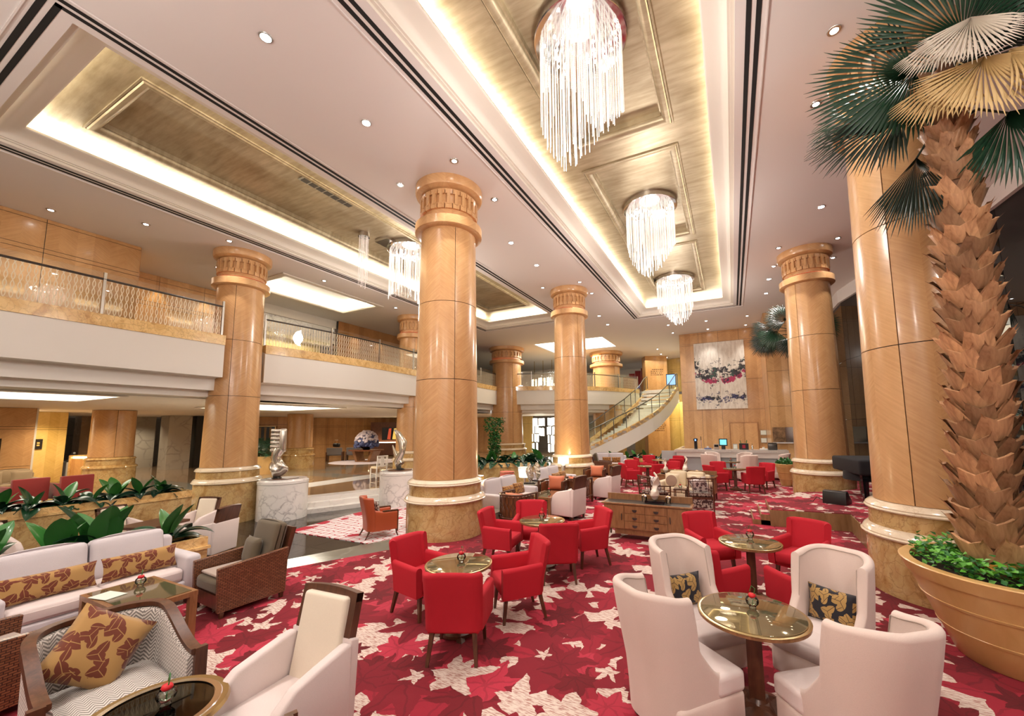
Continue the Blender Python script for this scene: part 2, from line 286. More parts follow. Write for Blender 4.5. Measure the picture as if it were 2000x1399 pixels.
# ------------------------------------------------------------------ geometry helpers
class G:
    def __init__(s): s.v = []; s.f = []; s.uv = None; s.mi = []
    def add(s, vs, fs, M=None):
        b = len(s.v)
        s.v += [tuple(M @ Vector(p)) for p in vs] if M is not None else [tuple(p) for p in vs]
        s.f += [tuple(b + i for i in f) for f in fs]; return s
    def join(s, g, M=None): return s.add(g.v, g.f, M)
    def box(s, x0, x1, y0, y1, z0, z1, M=None):
        return s.add([(x0, y0, z0), (x1, y0, z0), (x1, y1, z0), (x0, y1, z0), (x0, y0, z1), (x1, y0, z1), (x1, y1, z1), (x0, y1, z1)],
                     [(0, 3, 2, 1), (4, 5, 6, 7), (0, 1, 5, 4), (1, 2, 6, 5), (2, 3, 7, 6), (3, 0, 4, 7)], M)
    def prism(s, poly, z0, z1, M=None):
        n = len(poly)
        return s.add([(x, y, z0) for x, y in poly] + [(x, y, z1) for x, y in poly],
                     [tuple(range(n))[::-1], tuple(range(n, 2 * n))] + [(i, (i + 1) % n, n + (i + 1) % n, n + i) for i in range(n)], M)
    def lathe(s, prof, n=32, c=(0, 0), a0=0.0, a1=2 * pi, M=None, sx=1.0, cap=True):
        full = abs(a1 - a0 - 2 * pi) < 1e-6; m = n if full else n + 1
        vs = [(c[0] + r * cos(a0 + (a1 - a0) * i / n) * sx, c[1] + r * sin(a0 + (a1 - a0) * i / n), z) for r, z in prof for i in range(m)]
        fs = [(j * m + i, j * m + (i + 1) % m, (j + 1) * m + (i + 1) % m, (j + 1) * m + i) for j in range(len(prof) - 1) for i in range(n)]
        s.add(vs, fs, M)
        if full and cap:
            b = len(s.v) - len(vs)
            if prof[0][0] > 1e-5: s.f.append(tuple(b + i for i in range(m))[::-1])
            if prof[-1][0] > 1e-5: s.f.append(tuple(b + (len(prof) - 1) * m + i for i in range(m)))
        return s
    def tube(s, pts, r, n=8, M=None, closed=False):
        P = [Vector(p) for p in pts]; vs = []; k = len(P)
        up = Vector((0, 0, 1)); last = None
        for i, p in enumerate(P):
            a = P[(i - 1) % k] if (i > 0 or closed) else p; b = P[(i + 1) % k] if (i < k - 1 or closed) else p
            d = (b - a).normalized()
            x = (last - d * last.dot(d)) if last is not None else d.cross(up if abs(d.z) < .9 else Vector((1, 0, 0)))
            x = x.normalized() if x.length > 1e-6 else Vector((1, 0, 0)); last = x
            y = d.cross(x); rr = r[i] if isinstance(r, (list, tuple)) else r
            vs += [p + (x * cos(2 * pi * j / n) + y * sin(2 * pi * j / n)) * rr for j in range(n)]
        fs = [(i * n + j, i * n + (j + 1) % n, ((i + 1) % k) * n + (j + 1) % n, ((i + 1) % k) * n + j) for i in range(k if closed else k - 1) for j in range(n)]
        if not closed: fs += [tuple(range(n))[::-1], tuple((k - 1) * n + j for j in range(n))]
        return s.add(vs, fs, M)
    def bar(s, a, b, w, h=None, M=None):
        a, b = Vector(a), Vector(b); d = b - a; L = d.length; q = d.to_track_quat('Z', 'Y').to_matrix().to_4x4(); q.translation = a
        if M is not None: q = M @ q
        h = h or w; return s.box(-w / 2, w / 2, -h / 2, h / 2, 0, L, q)
    def taper(s, a, b, w0, w1, M=None):
        a, b = Vector(a), Vector(b); vs = []
        for p, w_ in ((a, w0), (b, w1)): vs += [p + Vector((dx * w_ / 2, dy * w_ / 2, 0)) for dx, dy in ((-1, -1), (1, -1), (1, 1), (-1, 1))]
        return s.add(vs, [(0, 3, 2, 1), (4, 5, 6, 7), (0, 1, 5, 4), (1, 2, 6, 5), (2, 3, 7, 6), (3, 0, 4, 7)], M)
def T3(x=0, y=0, z=0, rz=0, rx=0, ry=0):
    return Matrix.Translation((x, y, z)) @ Matrix.Rotation(rz, 4, 'Z') @ Matrix.Rotation(rx, 4, 'X') @ Matrix.Rotation(ry, 4, 'Y')
def rb(sx, sy, sz, r=.02, seg=2, puff=0.0):
    """rounded box centred in x,y and standing on z=0"""
    bm = bmesh.new(); bmesh.ops.create_cube(bm, size=1)
    for v in bm.verts: v.co = (v.co.x * sx, v.co.y * sy, (v.co.z + .5) * sz)
    if puff:
        bmesh.ops.subdivide_edges(bm, edges=bm.edges[:], cuts=3, use_grid_fill=True)
        for v in bm.verts:
            kx, ky, kz = 1 - (2 * v.co.x / sx) ** 2, 1 - (2 * v.co.y / sy) ** 2, 1 - (2 * v.co.z / sz - 1) ** 2
            if abs(v.co.z - sz) < 1e-5: v.co.z += puff * kx * ky
            if abs(abs(v.co.y) - sy / 2) < 1e-5: v.co.y += math.copysign(puff * .5 * kx * kz, v.co.y)
        ed = [e for e in bm.edges if len(e.link_faces) == 2 and e.calc_face_angle(0) > .8]
    else: ed = bm.edges[:]
    bmesh.ops.bevel(bm, geom=ed, offset=r, segments=seg, affect='EDGES', profile=.5)
    bm.verts.index_update(); g = G(); g.add([v.co.copy() for v in bm.verts], [[v.index for v in f.verts] for f in bm.faces]); bm.free(); return g
def slabx(poly, t_, r=.015, seg=2):
    """profile in (y,z) extruded along x (thickness t_, centred), edges rounded"""
    bm = bmesh.new(); vs = [[bm.verts.new((sx * t_ / 2, y, z)) for y, z in poly] for sx in (-1, 1)]
    n = len(poly); bm.faces.new(vs[0][::-1]); bm.faces.new(vs[1])
    for i in range(n): bm.faces.new((vs[0][i], vs[0][(i + 1) % n], vs[1][(i + 1) % n], vs[1][i]))
    bmesh.ops.recalc_face_normals(bm, faces=bm.faces[:])
    if r: bmesh.ops.bevel(bm, geom=bm.edges[:], offset=r, segments=seg, affect='EDGES', profile=.5)
    bm.verts.index_update(); g = G(); g.add([v.co.copy() for v in bm.verts], [[v.index for v in f.verts] for f in bm.faces]); bm.free(); return g
def pillow(w_, h_, t_, n=10, pinch=.06):
    """scatter cushion standing in the XZ plane, thickness along y"""
    g = G(); vs = []
    for sgn in (-1, 1):
        for j in range(n + 1):
            for i in range(n + 1):
                a, b = 2 * i / n - 1, 2 * j / n - 1
                k = max(0.0, (1 - a ** 4) * (1 - b ** 4)) ** .55
                vs.append((a * w_ / 2 * (1 - pinch * (1 - b * b)), sgn * t_ / 2 * k, h_ / 2 + b * h_ / 2 * (1 - pinch * (1 - a * a))))
    m = n + 1; fs = []
    for j in range(n):
        for i in range(n):
            q = (j * m + i, j * m + i + 1, (j + 1) * m + i + 1, (j + 1) * m + i)
            fs.append(q); fs.append(tuple(m * m + k for k in q[::-1]))
    g.add(vs, fs); return weld(g)
def weld(g, d=1e-4):
    bm = bmesh.new(); vv = [bm.verts.new(p) for p in g.v]
    for f in g.f:
        try: bm.faces.new([vv[i] for i in f])
        except ValueError: pass
    bmesh.ops.remove_doubles(bm, verts=bm.verts[:], dist=d); bmesh.ops.recalc_face_normals(bm, faces=bm.faces[:])
    bm.verts.index_update(); h = G(); h.add([v.co.copy() for v in bm.verts], [[v.index for v in f.verts] for f in bm.faces]); bm.free(); return h
def shell(W, yf, yb, rc, z0, hfun, th, s0=0.0, s1=1.0, n=28, lean=0.0, flare=0.0, topr=1.0, rows=3, cap=True, splay=0.0):
    """curved chair shell: U plan open to +y; s runs right-front -> back -> left-front; returns a closed wall with rounded top"""
    straight = (yf - yb - rc); arc = pi / 2 * rc; back = 2 * (W / 2 - rc); tot = 2 * straight + 2 * arc + back
    def at(s):
        d = s * tot
        if d < straight: return (W / 2, yf - d), (-1, 0)
        d -= straight
        if d < arc: a = d / rc; return (W / 2 - rc + rc * cos(a), yb + rc - rc * sin(a)), (-cos(a), sin(a))
        d -= arc
        if d < back: return (W / 2 - rc - d, yb), (0, 1)
        d -= back
        if d < arc: a = d / rc; return (-(W / 2 - rc) - rc * sin(a), yb + rc - rc * cos(a)), (sin(a), cos(a))
        d -= arc; return (-W / 2, yb + rc + d), (1, 0)
    g = G(); vs = []; k = None
    for i in range(n + 1):
        s = s0 + (s1 - s0) * i / n; (x, y), (nx, ny) = at(s); zt = hfun(s, x, y)
        col = []; rr = th * .5 * topr
        zs = [z0 + (zt - rr - z0) * j / rows for j in range(rows + 1)]
        col += [(0.0, z) for z in zs]
        for a in (.35, .8, 1.2571, 1.5708, 1.8845, 2.34, 2.79): col.append((th / 2 - th / 2 * cos(a), zt - rr + rr * sin(a)))
        col += [(th, z) for z in zs[::-1]]
        k = len(col)
        for off, z in col:
            fz = max(0.0, (z - .42)); bk = max(0.0, min(1.0, (yf - y) / (yf - yb))) ** 2
            sc = (1 - flare * max(0.0, 1 - z / .9)) * (1 + splay * (y - yb) / (yf - yb))
            vs.append(((x + nx * off) * sc, (y + ny * off) * ((1 - flare * max(0.0, 1 - z / .9)) if y < 0 else 1) - lean * fz * bk, z))
    fs = [(i * k + j, (i + 1) * k + j, (i + 1) * k + (j + 1) % k, i * k + (j + 1) % k) for i in range(n) for j in range(k)]
    if cap: fs += [tuple(range(k))[::-1], tuple(n * k + j for j in range(k))] if False else [tuple(range(k)), tuple(n * k + j for j in range(k))[::-1]]
    g.add(vs, fs); g.at = at; return g

def mesh(name, g, mats, smooth=35, uvbox=False):
    me = bpy.data.meshes.new(name); me.from_pydata(g.v, [], g.f)
    for m in (mats if isinstance(mats, (list, tuple)) else [mats]): me.materials.append(MT[m])
    if g.mi: me.polygons.foreach_set('material_index', g.mi)
    if uvbox or g.uv is not None:
        uvl = me.uv_layers.new(name='UVMap')
        if g.uv is not None: uvl.data.foreach_set('uv', np.array(g.uv, dtype=np.float32).ravel())
        else:
            nv = len(me.vertices); co = np.empty(nv * 3, np.float32); me.vertices.foreach_get('co', co); co = co.reshape(-1, 3)
            nl = len(me.loops); li = np.empty(nl, np.int32); me.loops.foreach_get('vertex_index', li)
            npoly = len(me.polygons); nr = np.empty(npoly * 3, np.float32); me.polygons.foreach_get('normal', nr); nr = np.abs(nr.reshape(-1, 3))
            lt = np.empty(npoly, np.int32); me.polygons.foreach_get('loop_total', lt); pi_ = np.repeat(np.arange(npoly), lt)
            ax = nr.argmax(1)[pi_]; c = co[li]; uv = np.empty((nl, 2), np.float32)
            uv[:, 0] = np.where(ax == 0, c[:, 1], c[:, 0]); uv[:, 1] = np.where(ax == 2, c[:, 1], c[:, 2])
            uvl.data.foreach_set('uv', uv.ravel())
    if smooth:
        me.polygons.foreach_set('use_smooth', np.ones(len(me.polygons), bool)); me.set_sharp_from_angle(angle=radians(smooth))
    me.update(); return me
def inst(name, me, parent=None, loc=(0, 0, 0), rot=(0, 0, 0), sc=None):
    o = bpy.data.objects.new(name, me); COL.objects.link(o); o.location = loc; o.rotation_euler = rot
    if sc is not None: o.scale = sc if isinstance(sc, (tuple, list)) else (sc,) * 3
    if parent is not None: o.parent = parent
    return o
def ob(name, g, mat, parent=None, loc=(0, 0, 0), rot=(0, 0, 0), smooth=35, uvbox=False):
    return inst(name, mesh(name, g, mat, smooth, uvbox), parent, loc, rot)
def tag(o, label, cat, group=None):
    o['label'] = label; o['category'] = cat
    if group: o['group'] = group
    return o
def thing(name, label, cat, loc=(0, 0, 0), rz=0.0, group=None):
    o = bpy.data.objects.new(name, None); COL.objects.link(o); o.location = loc; o.rotation_euler = (0, 0, rz); o.empty_display_size = .1
    return tag(o, label, cat, group)
def struct(name, g, mat, smooth=0, uvbox=False, parent=None):
    o = ob(name, g, mat, parent, smooth=smooth, uvbox=uvbox)
    if parent is None: o['kind'] = 'structure'
    return o
def dup(root, loc, rz, label=None, group=None, sc=None):
    r = root.copy(); COL.objects.link(r); r.location = loc; r.rotation_euler = (0, 0, rz)
    if label: r['label'] = label
    if group: r['group'] = group
    if sc: r.scale = (sc,) * 3
    for ch in list(root.children):
        c = ch.copy(); COL.objects.link(c); c.parent = r
        for q in list(ch.children):
            d = q.copy(); COL.objects.link(d); d.parent = c
    return r
def face(fx, fy): return atan2(-fx, fy)
class Proto:
    """first call places the prototype itself, later calls copy it"""
    def __init__(s, fn): s.fn = fn; s.o = None
    def __call__(s, x, y, f, label, group=None, z=0.0, sc=None):
        rz = f if isinstance(f, (int, float)) else face(*f)
        if s.o is None:
            s.o = s.fn(); o = s.o; o.location = (x, y, z); o.rotation_euler = (0, 0, rz); o['label'] = label
            if group: o['group'] = group
            elif 'group' in o: del o['group']
            if sc: o.scale = (sc,) * 3
            return o
        o = dup(s.o, (x, y, z), rz, label, group, sc)
        if not group and 'group' in o: del o['group']
        return o
# ------------------------------------------------------------------ lights of the place and added fill lights
ZC, ZD = 7.65, 8.15
def cove(name, x0, x1, y0, y1, z, k):
    """four led strips lying on the cove ledge, shining up at the deck"""
    for (cx, cy, sx, sy) in ((x0 - .28, (y0 + y1) / 2, .12, y1 - y0), (x1 + .28, (y0 + y1) / 2, .12, y1 - y0), ((x0 + x1) / 2, y0 - .28, x1 - x0, .12), ((x0 + x1) / 2, y1 + .28, x1 - x0, .12)):
        light(name, 'AREA', (cx, cy, z), k * max(sx, sy) * K_COVE, (1, .92, .76), sx, sy, (0, 0, 1))
cove('central_cove_strip', -3.48, -.08, 2.0, 19.3, 7.96, 42)
cove('left_cove_strip', -11.6, -8.05, 2.0, 17.8, 7.96, 48)
cove('mezzanine_cove_strip', -16.1, -13.95, 8.3, 12.3, 7.72, 40)
for lx, ly, le in ((-1.8, -2.0, 170), (-9.6, -2.2, 170), (4.4, 1.5, 190), (-5.6, -.5, 130), (1.4, -2.5, 240)): light('hall_fill', 'POINT', (lx, ly, 5.6), le, (1, .93, .86), .10)  # added fill points without fittings, brightening the foreground
light('niche_fill', 'SPOT', (-26.3, 6.2, 3.05), 120, (1, .74, .40), .05, spot=140)  # added spot without a fitting, brightens the dim niche wall
light('daylight_panel', 'AREA', (-15.6, 1.6, 3.13), 90, (1, .93, .8), 2.6, 5.4)
light('daylight_panel', 'AREA', (-17.0, 9.9, 3.13), 70, (1, .93, .8), 3.4, 3.0)
for lx, ly in ((-19.5, 1.5), (-19.5, 4.2), (-22.5, 2.0), (-22.5, 5.8), (-25.8, 5.8), (-26.2, 8.6), (-18.0, 13.2), (-20.5, 11.5), (-22.5, 17.2), (-19, 16.5), (-25.5, 14.5), (-27.5, 19), (-24.8, 21.5), (-21, 23), (-16.5, 20), (-16.5, 24), (-28.5, 9.5), (-31.5, 11.0), (-13.5, 27.5), (-17.5, 28)):
    light('lobby_fill', 'SPOT', (lx, ly, 3.10), 230, (1, .80, .55), .05, spot=140, blend=.9)  # added spots with no fittings, lifting the lobby under the balcony
light('stair_lamp', 'AREA', (-5.0, 30, 7.3), 110, (1, .88, .6), 4, 3)
light('stair_lamp', 'AREA', (-4.2, 31, 4.0), 110, (1, .85, .5), 3, 3)
light('mezzanine_lamp', 'AREA', (-10.5, 26.5, 7.4), 420, (1, .84, .6), 4, 4)
light('mezzanine_lamp', 'AREA', (-16.4, 3.5, 7.4), 60, (1, .74, .5), 1.5, 5)

SPOTS = []
def row(g_, big, pts):
    for i, p in enumerate(pts): SPOTS.append((p[0], p[1], big, p[2] if len(p) > 2 else ('first', 'second', 'third', 'fourth', 'fifth', 'sixth')[i] + ' downlight ' + g_))
row('of the bright row between the two gold coffers, counted from the viewer', True, [(-5.54, 2.84), (-5.58, 4.57), (-5.6, 9.78), (-5.65, 11.6), (-5.64, 18.59), (-5.74, 20.44)])
row('', False, [(-4.82, 6.1, 'small downlight before the central column top, near side'), (-6.4, 6.2, 'small downlight left of the central column top'), (-4.83, 7.65, 'small downlight right of the central column top'), (-6.45, 7.75, 'small downlight hidden behind the central column top'),
    (-4.9, 13.77, 'small downlight before the lit column behind the lounge, right side'), (-6.4, 13.67, 'small downlight left of the lit column top behind the lounge'), (-4.9, 15.2, 'small downlight right of the lit column top behind the lounge'),
    (1.59, 6.3, 'large downlight left of the huge column, nearest the picture top'), (1.6, 7.72, 'second downlight left of the huge column top'), (3.2, 8.2, 'downlight behind the huge column top'),
    (3.11, 13.96, 'small downlight right of the right rear column top'), (1.6, 13.9, 'small downlight left of the right rear column top, near side'), (1.6, 15.5, 'small downlight left of the right rear column top, far side'), (3.3, 15.6, 'small downlight behind the right rear column top')])
row('', True, [(2.33, 11.68, 'bright starry downlight between the two right columns'), (1.55, 16.82, 'bright downlight beyond the right rear column, near one'), (1.57, 18.65, 'bright downlight beyond the right rear column, far one')])
row('of the front row before the painting wall, from the left', False, [(-2.85, 22.14), (-.94, 22.22), (.97, 22.16)]); row('of the rear row before the painting wall, from the left', False, [(-2.87, 24.2), (-.96, 24.2), (.96, 24.2)])
row('above the curved stair, from near to far', False, [(-4.53, 28.9), (-4.63, 31.1), (-4.45, 32.9)])
row('over the left balcony, from the left picture edge', False, [(-14.75, 3.08), (-13.61, 4.44), (-12.75, 5.95), (-15.19, 6.81)]); row('beside the balcony coffer, from near to far', False, [(-13.2, 9.25), (-13.4, 12.9), (-12.6, 14.2)])
row('of the hall above the viewer', False, [(2.33, 3.4), (-5.6, 0.5), (1.6, 1.2)])
tr = mesh('trim_ring', G().lathe([(.052, ZC - .001), (.052, ZC - .012), (.082, ZC - .012), (.088, ZC)], 20), 'steel')
dk = mesh('lamp_disc', G().lathe([(.05, -.006), (.0001, -.006)], 16), 'lamp_glow', 0)
for x, y, big, lb in SPOTS:
    t_ = thing('downlight', lb, 'light', (x, y, 0), 0, 'round ceiling downlights')
    inst('trim_ring', tr, t_); inst('lamp_disc', dk, t_, (0, 0, ZC - .004), (0, 0, 0), 1.35 if big else 1.0)
    light('spot_bulb', 'SPOT', (0, 0, ZC - .03), K_SPOT * (1.9 if big else .85), (1, .94, .87), .06, spot=(125 if big else 80), blend=.8, parent=t_)

# ------------------------------------------------------------------ floors
CARP = [(-7.25, -5), (-7.25, 3.45), (-6.55, 4.1), (-5.65, 5.75), (-5.3, 7.0), (-6.2, 8.2), (-6.5, 13.2), (-6.5, 19.3), (-3.2, 19.3), (4.1, 20.2), (4.1, 22), (7, 22), (7, -5)]
struct('floor', G().prism(CARP, -.05, .008), 'carpet')
KERB = [(-7.6, -5), (-7.6, 3.45), (-7.05, 4.3), (-6.25, 6.2), (-6.25, 8.2), (-6.9, 12.6), (-6.9, 13.2), (-6.4, 13.2), (-6.0, 7.0), (-5, 7), (-5, -5)]
struct('trim_kerb', G().prism(KERB, -.45, 0), 'grey_marble')
LIFT = -.4
def arc(o): return [(-12.3 - o, 7.9), (-11.95 - o, 8.35), (-11.55 - .9 * o, 9.2), (-11.05 - .75 * o, 10.4 + .35 * o), (-10.1 - .55 * o, 11.7 + .7 * o), (-9.0 - .3 * o, 12.5 + .75 * o)]
for k, o_ in enumerate((0, .45, .9)):
    st_ = ob('stair_step', G().prism(arc(o_) + arc(o_ + (.45 if k < 2 else .62))[::-1], -.5, LIFT + .133 * (k + 1)), 'step_marble')
    st_['label'] = ('lowest', 'middle', 'top')[k] + ' curved white marble step up to the lobby'; st_['category'] = 'step'
struct('floor_lobby', G().prism([(-12.95, -5)] + [(-13.4, -5), (-13.4, 6.3), (-13.4, 7.9)] + arc(1.5)[0:] + [(-6.6, 19.5), (-3.2, 19.5), (-2.6, 40), (-42, 40), (-42, -5)], -.6, 0), 'brown_marble')
sunk = struct('floor_sunken', G().box(-13.5, -5.0, -5, 14.5, -.6, -.412), 'slot_black')
tl = mesh('tile', G().box(.003, .797, .003, .797, -.012, 0), 'dark_marble'); tl2 = mesh('tile', G().box(.003, .797, .003, .797, -.012, 0), 'grey_marble')
for i in range(10):
    for j in range(15):
        x, y = -13.4 + .8 * i, .4 + .8 * j
        if x > -7.4 and y < 3.4: continue
        inst('tile', tl, sunk, (x, y, LIFT))
lobby = struct('floor_lobby_tiles', G().box(-22.4, -13.2, 2.0, 7.0, -.004, .0005), 'slot_black')
lt = [mesh('tile', G().box(.004, 1.196, .004, 1.196, -.002, .004), m_) for m_ in ('brown_marble', 'grey_marble', 'step_marble')]
for i in range(9):
    for j in range(16):
        x, y = -24.4 + 1.2 * i, 4.2 + 1.2 * j
        if x > -14.9 and y < 15.5: continue
        m_ = 2 if (i == 7) else (1 if (j % 4 == 3 or i % 4 == 3) else 0)
        inst('tile', lt[m_], lobby, (x, y, 0))
rug = ob('floor_rug', G().prism([(-10.45, 6.65), (-7.15, 6.7), (-6.75, 8.6), (-7.6, 11.6), (-9.9, 10.9), (-10.7, 9.0)], LIFT + .001, LIFT + .014), 'hex_rug')
tag(rug, 'red rug with white rounded hexagon pattern lying on the dark marble', 'rug')
r2 = ob('round_rug', G().lathe([(2.3, .004), (2.3, .012), (.001, .012)], 40), 'flower_white', loc=(-22.6, 19.5, 0)); tag(r2, 'pale lilac round rug under the far lobby flower table', 'rug')

# ------------------------------------------------------------------ ceiling with coffers
def sweep_rect(g, x0, x1, y0, y1, prof, both=False):
    b = len(g.v)
    for o, z in prof: g.v += [(x0 - o, y0 - o, z), (x1 + o, y0 - o, z), (x1 + o, y1 + o, z), (x0 - o, y1 + o, z)]
    for k in range(len(prof) - 1):
        for i in range(4):
            a, c = b + 4 * k + i, b + 4 * k + (i + 1) % 4
            g.f.append((a, c, c + 4, a + 4))
    return g
HOLES = [(-3.48, -.08, 2.0, 19.3), (-11.6, -8.05, 2.0, 17.8)]
OUT = .42
def plate(rects, X0, X1, Y0, Y1, z, g=None):
    """flat sheet with rectangular holes, split on a grid"""
    g = g or G(); xs = sorted({X0, X1, *[r[0] for r in rects], *[r[1] for r in rects]}); ys = sorted({Y0, Y1, *[r[2] for r in rects], *[r[3] for r in rects]})
    for a, b in zip(xs, xs[1:]):
        for c, d in zip(ys, ys[1:]):
            mx, my = (a + b) / 2, (c + d) / 2
            if any(r[0] < mx < r[1] and r[2] < my < r[3] for r in rects): continue
            g.add([(a, c, z), (b, c, z), (b, d, z), (a, d, z)], [(0, 3, 2, 1)])
    return g
SM = (-16.1, -13.95, 8.3, 12.3); SB = (-11.6, -6.9, 23.2, 26.6)
holes = [(a - OUT, b + OUT, c - OUT, d + OUT) for a, b, c, d in HOLES] + [SM, SB]
struct('ceiling', plate(holes, -42, 8, -6, 42, ZC), 'ceiling_paint')
cd_ = G()
for q, nm in ((HOLES[0], 'trim_coffer_central'), (HOLES[1], 'trim_coffer_left')):
    g = sweep_rect(G(), *q, [(.42, ZC), (.42, ZC + .05), (.37, ZC + .05), (.37, ZC + .07), (.33, ZC + .07), (.29, ZC + .13), (.22, ZC + .18), (.12, ZC + .215), (.03, ZC + .225), (0, ZC + .25), (0, ZC + .285), (.5, ZC + .285), (.5, ZD)])
    struct(nm, g, 'cream_paint', smooth=40)
    g = G()
    for o1 in (.62, .74):
        for (x0, x1, y0, y1) in ((q[0] - o1, q[0] - o1 + .065, q[2] - o1, q[3] + o1), (q[1] + o1 - .065, q[1] + o1, q[2] - o1, q[3] + o1)):
            g.box(x0, x1, y0, y1, ZC - .004, ZC + .02)
        for yy in (q[2] - o1, q[3] + o1): g.box(q[0] - o1, q[1] + o1, yy, yy + (.065 if yy < 5 else .02), ZC - .004, ZC + .02)
    struct('trim_air_slot', g, 'slot_black')
    g = sweep_rect(G(), *q, [(.82, ZC - .001), (.82, ZC - .02), (.80, ZC - .02), (.80, ZC - .001)]); struct('trim_bead', g, 'ceiling_paint')
def deck(nm, q, panels):
    d_ = struct(nm, plate(panels, q[0] - .5, q[1] + .5, q[2] - .5, q[3] + .5, ZD), 'gold_leaf')
    for p in panels:
        ob('panel', plate([], *p, ZD + .16), 'gold_leaf', d_)
        m_ = sweep_rect(G(), *p, [(.05, ZD), (.05, ZD - .03), (.02, ZD - .03), (.02, ZD - .015), (-.01, ZD - .05), (-.06, ZD - .055), (-.11, ZD - .03), (-.14, ZD + .02), (-.14, ZD + .06), (-.17, ZD + .06), (-.17, ZD + .16)])
        ob('moulding', m_, 'gold_leaf', d_, smooth=40)
    return d_
deck('ceiling_deck_central', HOLES[0], [(-2.79, -.75, 2.6, 7.64), (-2.79, -.75, 8.37, 12.75), (-2.79, -.75, 13.3, 18.5)])
dl = deck('ceiling_deck_left', HOLES[1], [(-11.02, -8.65, 2.62, 16.8)])
vt = thing('ceiling_vent', 'flat grey air grille in the gold left coffer', 'vent', (-8.93, 6.3, ZD + .15)); ob('frame', G().box(-.26, .26, -.68, .68, -.015, 0), 'steel', vt)
for k in range(7): ob('slat', G().box(-.24, .24, -.62 + .2 * k, -.46 + .2 * k, -.022, -.015), 'dark_metal', vt)
g = sweep_rect(G(), *SM, [(.22, ZC - .001), (.22, ZC - .03), (.1, ZC - .05), (0, ZC - .03), (0, ZC + .04), (.4, ZC + .04), (.4, ZC + .38)]); struct('trim_coffer_balcony', g, 'cream_paint')
struct('ceiling_deck_balcony', plate([], SM[0] - .4, SM[1] + .4, SM[2] - .4, SM[3] + .4, ZC + .38), 'white_paint')
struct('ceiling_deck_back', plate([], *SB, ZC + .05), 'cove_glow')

# ------------------------------------------------------------------ columns
def panel_mesh(a0, a1, z0, z1, r0, r1, zb=1.16, zt=6.54, n=9, th=.02):
    def rad(z): return r0 + (r1 - r0) * (z - zb) / (zt - zb)
    g = G(); gap = .006; z0 += gap; z1 -= gap; a0 += gap / r0; a1 -= gap / r0; vs = []; uv = []
    for z in (z0, z1):
        for d_ in (0, th):
            for i in range(n + 1):
                a = a0 + (a1 - a0) * i / n; vs.append(((rad(z) - d_) * cos(a), (rad(z) - d_) * sin(a), z))
    m = n + 1; fs = []
    def U(i, z): return ((a0 + (a1 - a0) * i / n) * r0, z)
    for i in range(n):
        fs.append((i, i + 1, 2 * m + i + 1, 2 * m + i)); uv += [U(i, z0), U(i + 1, z0), U(i + 1, z1), U(i, z1)]
        fs.append((i, m + i, m + i + 1, i + 1)); uv += [U(i, z0), U(i, z0 - th), U(i + 1, z0 - th), U(i + 1, z0)]
        fs.append((2 * m + i, 2 * m + i + 1, 3 * m + i + 1, 3 * m + i)); uv += [U(i, z1), U(i + 1, z1), U(i + 1, z1 + th), U(i, z1 + th)]
    for i in (0, n):
        f = (i, 2 * m + i, 3 * m + i, m + i); f = f if i == 0 else f[::-1]
        fs.append(f); uv += [U(i, z0), U(i, z1), U(i, z1), U(i, z0)] if i == 0 else [U(i, z0), U(i, z1), U(i, z1), U(i, z0)]
    g.add(vs, fs); g.uv = uv; return g
def make_column(k=1.0, zb=0.0):
    t_ = thing('column', '', 'column')
    s = k
    ob('base', G().lathe([(.80*s, zb), (.80*s, .70), (.80*s, .72)], 48), 'gold_marble', t_)
    ob('moulding', G().lathe([(.80*s, .70), (.845*s, .715), (.855*s, .735), (.83*s, .75), (.835*s, .765), (.815*s, .80), (.775*s, .835), (.75*s, .845)], 48), 'lit_moulding_marble', t_)
    ob('base_drum', G().lathe([(.755*s, .83), (.75*s, 1.05)], 48), 'gold_marble', t_)
    ob('moulding', G().lathe([(.75*s, 1.04), (.79*s, 1.055), (.795*s, 1.07), (.775*s, 1.085), (.78*s, 1.10), (.75*s, 1.13), (.71*s, 1.15), (.665*s, 1.165)], 48), 'lit_moulding_marble', t_)
    ob('core', G().lathe([(.665*s, 1.15), (.585*s, 6.56)], 32), 'black', t_)
    zs = [1.16, 3.21, 4.87, 6.54]
    for a in range(4):
        for z0, z1 in zip(zs, zs[1:]):
            a0 = radians(-128 + 90 * a); ob('panel', panel_mesh(a0, a0 + pi / 2, z0, z1, .685*s, .605*s), 'veneer_column', t_, smooth=30)
    ob('flange', G().lathe([(.60*s, 6.53), (.72*s, 6.54), (.745*s, 6.56), (.745*s, 6.74), (.72*s, 6.76), (.60*s, 6.78)], 40), 'veneer_column', t_, uvbox=True)
    ob('frieze', G().lathe([(.585*s, 6.76), (.585*s, 7.44)], 40), 'veneer_column', t_, uvbox=True)
    ob('led_ring', G().lathe([(.60*s, 6.785), (.655*s, 6.785), (.655*s, 6.80), (.60*s, 6.80)], 40), 'led_red', t_)
    ob('top_ring', G().lathe([(.58*s, 7.40), (.66*s, 7.41), (.735*s, 7.45), (.755*s, 7.50), (.755*s, ZC + .002)], 40), 'veneer_column', t_, uvbox=True)
    n = 24; h_ = .5 * 2 * pi * .62 * s / n
    g = G().box(-h_ * .88, h_ * .88, -.02, .03, .30, .40).box(-h_ * .42, h_ * .42, -.015, .045, .06, .345).box(-h_ * .88, h_ * .88, -.02, .035, -.03, .09)
    me = mesh('block', g, 'veneer_column', 0, True)
    for i in range(n):
        a = 2 * pi * (i + .5) / n; inst('block', me, t_, (.60*s * sin(a), -.60*s * cos(a), 6.98), (0, 0, a)) if False else inst('block', me, t_, (.60*s * cos(a), .60*s * sin(a), 6.96), (0, 0, a - pi / 2))
    return t_
colA = make_column(1.0, -.42)
